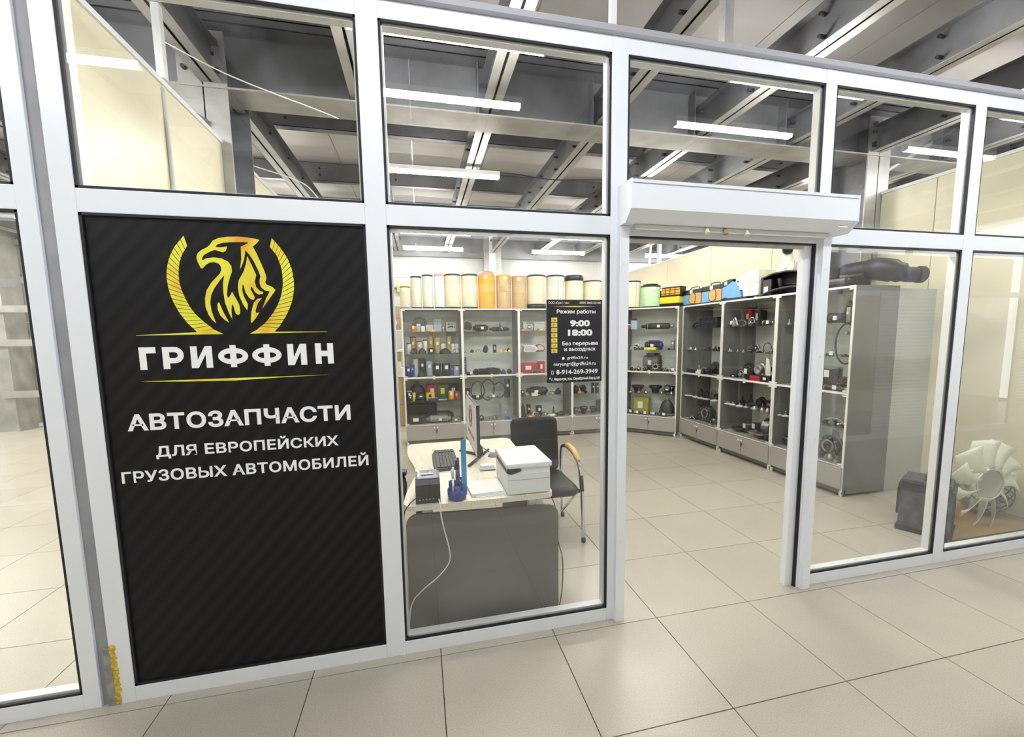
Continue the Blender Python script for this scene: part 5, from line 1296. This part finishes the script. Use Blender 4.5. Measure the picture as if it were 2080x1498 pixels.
# swivel chair whose arm shows behind the mullion
t = thing('swivel_chair', 'black office swivel chair mostly hidden behind the mullion left of the desk', 'chair', (.13, .62, 0))
MB().box(-.10, .38, .43, .36, .84, .51, bev=.03).build('seat', DARK, t, world=True); MB().box(-.15, .40, .55, -.09, .82, 1.0, bev=.025).build('backrest', DARK, t, world=True)
for y in (.36, .84): MB().box(.18, y-.035, .68, .437, y+.035, .715, bev=.014).build('armrest', BLACK, t, world=True); MB().tube(bez([(.40, y, .69), (.42, y, .6), (.38, y, .47), (.25, y, .45)], 5), .016, 8).build('arm_support', BLACK, t, world=True)
MB().cyl((.13, .62, .08), .025, .36, 12).build('gas_lift', CHROME, t, world=True)
for k in range(5):
    a = k*2*PI/5+.3; MB().tube([(.13, .62, .09), (.13+.26*math.cos(a), .62+.26*math.sin(a), .055)], [.02, .013], 8).build('star_leg', BLACK, t, world=True); MB().cyl((.13+.26*math.cos(a)-.012, .62+.26*math.sin(a), .027), .027, .024, 12, (1, 0, 0)).build('caster', BLACK, t, world=True)

# ---------------------------------------------------------------- goods on the floor at the right
tag(MB().prism([(4.36, .2), (5.4, .2), (5.4, .75), (4.72, .8), (4.6, .5)], 0.001, .008, 'z').build('brown_mat', mat('tan_board', (.55, .36, .17), .6, noise=.12, nscale=3)), 'tan brown sheet of board under the fan', 'board')
tag(MB().box(4.1, .14, .002, 5.4, .19, .05, bev=.004).build('dark_strip', mat('black_brown_strip', (.03, .022, .022), .6)), 'dark strip along the inside of the glass front under the fan', 'strip')
WORN = mat('worn_dark_plastic', (.075, .065, .085), .6, noise=.5, nscale=14)
def battery(lbl, x, y, w_, d_, h_, rz):
    t = thing('truck_battery', lbl, 'battery', (x, y, .008), rz)
    MB().box(-w_/2, -d_/2, .02, w_/2, d_/2, h_*.74, bev=.008).build('case', WORN, t)
    MB().box(-w_/2-.012, -d_/2-.012, 0, w_/2+.012, d_/2+.012, .035, bev=.005).box(-w_/2-.01, -d_/2-.01, h_*.70, w_/2+.01, d_/2+.01, h_*.8, bev=.006).build('rim', DARK, t)
    MB().box(-w_/2+.01, -d_/2+.01, h_*.8, w_/2-.01, d_/2-.01, h_*.88, bev=.01).build('lid', WORN, t)
    MB().tube(bez([(-w_*.32, 0, h_*.86), (-w_*.3, 0, h_*.97), (w_*.3, 0, h_*.97), (w_*.32, 0, h_*.86)], 5), .016, 8).build('handle', BLACK, t)
    for s in (-1, 1): MB().cyl((s*w_*.4, -d_*.3, h_*.86), .022, .035, 12).build('terminal', IRON, t)
    mb = MB()
    for k in range(5): mb.box(-w_/2+.02+k*w_*.19, -d_/2-.006, .06, -w_/2+.03+k*w_*.19, -d_/2, h_*.66)
    mb.build('rib', DARK, t); return t
battery('worn dark truck battery with a handle on the floor by the glass', 4.47, .45, .30, .30, .47, math.radians(28))
t = thing('gear_unit', 'black finned machine unit behind the white fan', 'machine part', (4.74, .62, .008))
MB().box(-.17, -.1, 0, .17, .12, .24, bev=.015).cyl((-.08, -.02, .24), .06, .05, 18).build('body', DARK, t); MB().torus((-.08, -.02, .3), .05, .012, seg=20).build('collar', IRON, t)
for k in range(4): MB().box(-.15+k*.08, -.12, .03, -.13+k*.08, -.1, .2).build('fin', IRON, t)
# fan wheel
FC = (4.93, .36, .372)
t = thing('cooling_fan', 'pale greenish-white plastic truck cooling fan with curved blades, leaning upright', 'fan', FC)
FP = mat('pale_green_plastic', (.80, .83, .66), .4)
hub = MB(); hub.lathe([(.125, -.03), (.14, -.03), (.145, 0), (.14, .045), (.125, .05), (.112, .045), (.108, 0), (.112, -.03), (.125, -.03)], (0, 0, 0), (.12, 1, 0), 36); hub.build('hub_ring', FP, t)
MB().torus((0, -.03, 0), .122, .008, (.12, 1, 0), 36, 8).torus((0, .03, 0), .10, .006, (.12, 1, 0), 36, 8).build('metal_ring', mat('silver_ring', (.6, .6, .58), .25, metal=.7), t)
for k in range(11):
    a = k*2*PI/11+.16; mb = MB(); ri, ro = .135, .355; nseg = 6; g = []
    for i in range(nseg+1):
        u = i/nseg; r_ = ri+(ro-ri)*u; hw = .045+.05*u; sweep = -.25*u*u
        row = []
        for s, yy in ((-1, -.045), (-.33, -.02), (.33, .012), (1, .05)):
            aa = a+sweep+s*hw/r_*.9; row.append((r_*math.cos(aa), yy*(1.1-.2*u), r_*math.sin(aa)))
        g.append(row)
    V1 = [[mb.bm.verts.new(p) for p in row] for row in g]; V2 = [[mb.bm.verts.new((p[0], p[1]+.004, p[2])) for p in row] for row in g]
    for i in range(nseg):
        for j in range(3):
            for V, fl in ((V1, 0), (V2, 1)):
                f = mb.bm.faces.new([V[i][j], V[i+1][j], V[i+1][j+1], V[i][j+1]]); f.smooth = True
    n0, n1 = nseg, 3
    for i in range(nseg):
        for j in (0, n1): mb.bm.faces.new([V1[i][j], V1[i+1][j], V2[i+1][j], V2[i][j]])
    for j in range(3):
        for i in (0, n0): mb.bm.faces.new([V1[i][j], V1[i][j+1], V2[i][j+1], V2[i][j]])
    b = mb.build('blade', FP, t)
    rb_ = MB(); rb_.tube([(.14*math.cos(a+.14), .02, .14*math.sin(a+.14)), (.2*math.cos(a+.05), .0, .2*math.sin(a+.05))], .007, 6); rb_.build('rib', FP, b)
# grey quilted soft part at the right
t = thing('charge_air_hose', 'big grey ribbed bag-like part at the right end behind the fan', 'machine part', (5.29, .56, .008))
MB().ball((0, 0, .19), .20, .17, .19, 20, 12).build('body', mat('grey_quilted', (.34, .32, .31), .7, noise=.1), t)
mb = MB()
for k in range(-3, 4):
    for sg in (-1, 1):
        pts = []
        for i in range(13):
            a = -PI*.5+PI*i/12; x = .2*math.sin(a)*.9; z = .19+k*.06+sg*x*.5
            q = 1-(x/.205)**2-((z-.19)/.19)**2
            if q > .02: pts.append((x, -.172*math.sqrt(q), z))
        if len(pts) > 2: mb.tube(pts, .005, 5)
mb.build('stitching', DARK, t); MB().box(-.05, -.17, .34, .06, -.05, .40, bev=.008).build('white_clip', cm('white'), t)

# ---------------------------------------------------------------- hangers, wires and conduit
tag(MB().box(1.52, .07, 3.06, 1.55, .1, 4.12).build('trim_3', ALU2), kind='structure')
tag(MB().box(2.15, .06, 3.06, 2.20, .11, 4.12).build('trim_4', STEEL2), kind='structure')
cable('hanging_wire', [(-.85, 1.0, 3.05), (-.84, 1.0, 2.6), (-.838, .99, 2.0), (-.838, 1.0, 1.0), (-.838, 1.0, .1)], .012, mat('grey_conduit', (.62, .62, .6), .5), 'grey conduit running down the left cream wall')
cable('hanging_wire', [(-1.0, 1.3, 3.5), (-.6, 1.3, 3.32), (-.1, 1.5, 3.25), (.0, 1.7, 3.3)], .004, cm('white'), 'thin white wire sagging across the top left pane')
cable('hanging_wire', [(-.82, 2.3, 3.12), (-.5, 2.6, 3.1), (-.35, 2.7, 2.95), (-.3, 2.7, 2.85)], .005, cm('white'), 'white wire leaving the top of the left wall')
cable('hanging_wire', [(.2, 3.05, 3.5), (.9, 3.05, 3.46), (1.6, 3.04, 3.49), (2.2, 3.05, 3.46), (2.95, 3.05, 3.5), (4.3, 3.05, 3.48)], .007, DARK, 'black wire strung under the ceiling behind the middle upper pane')
tag(MB().box(-.86, .98, 3.10, -.82, 1.02, 4.12).build('trim_5', ALU2), kind='structure')
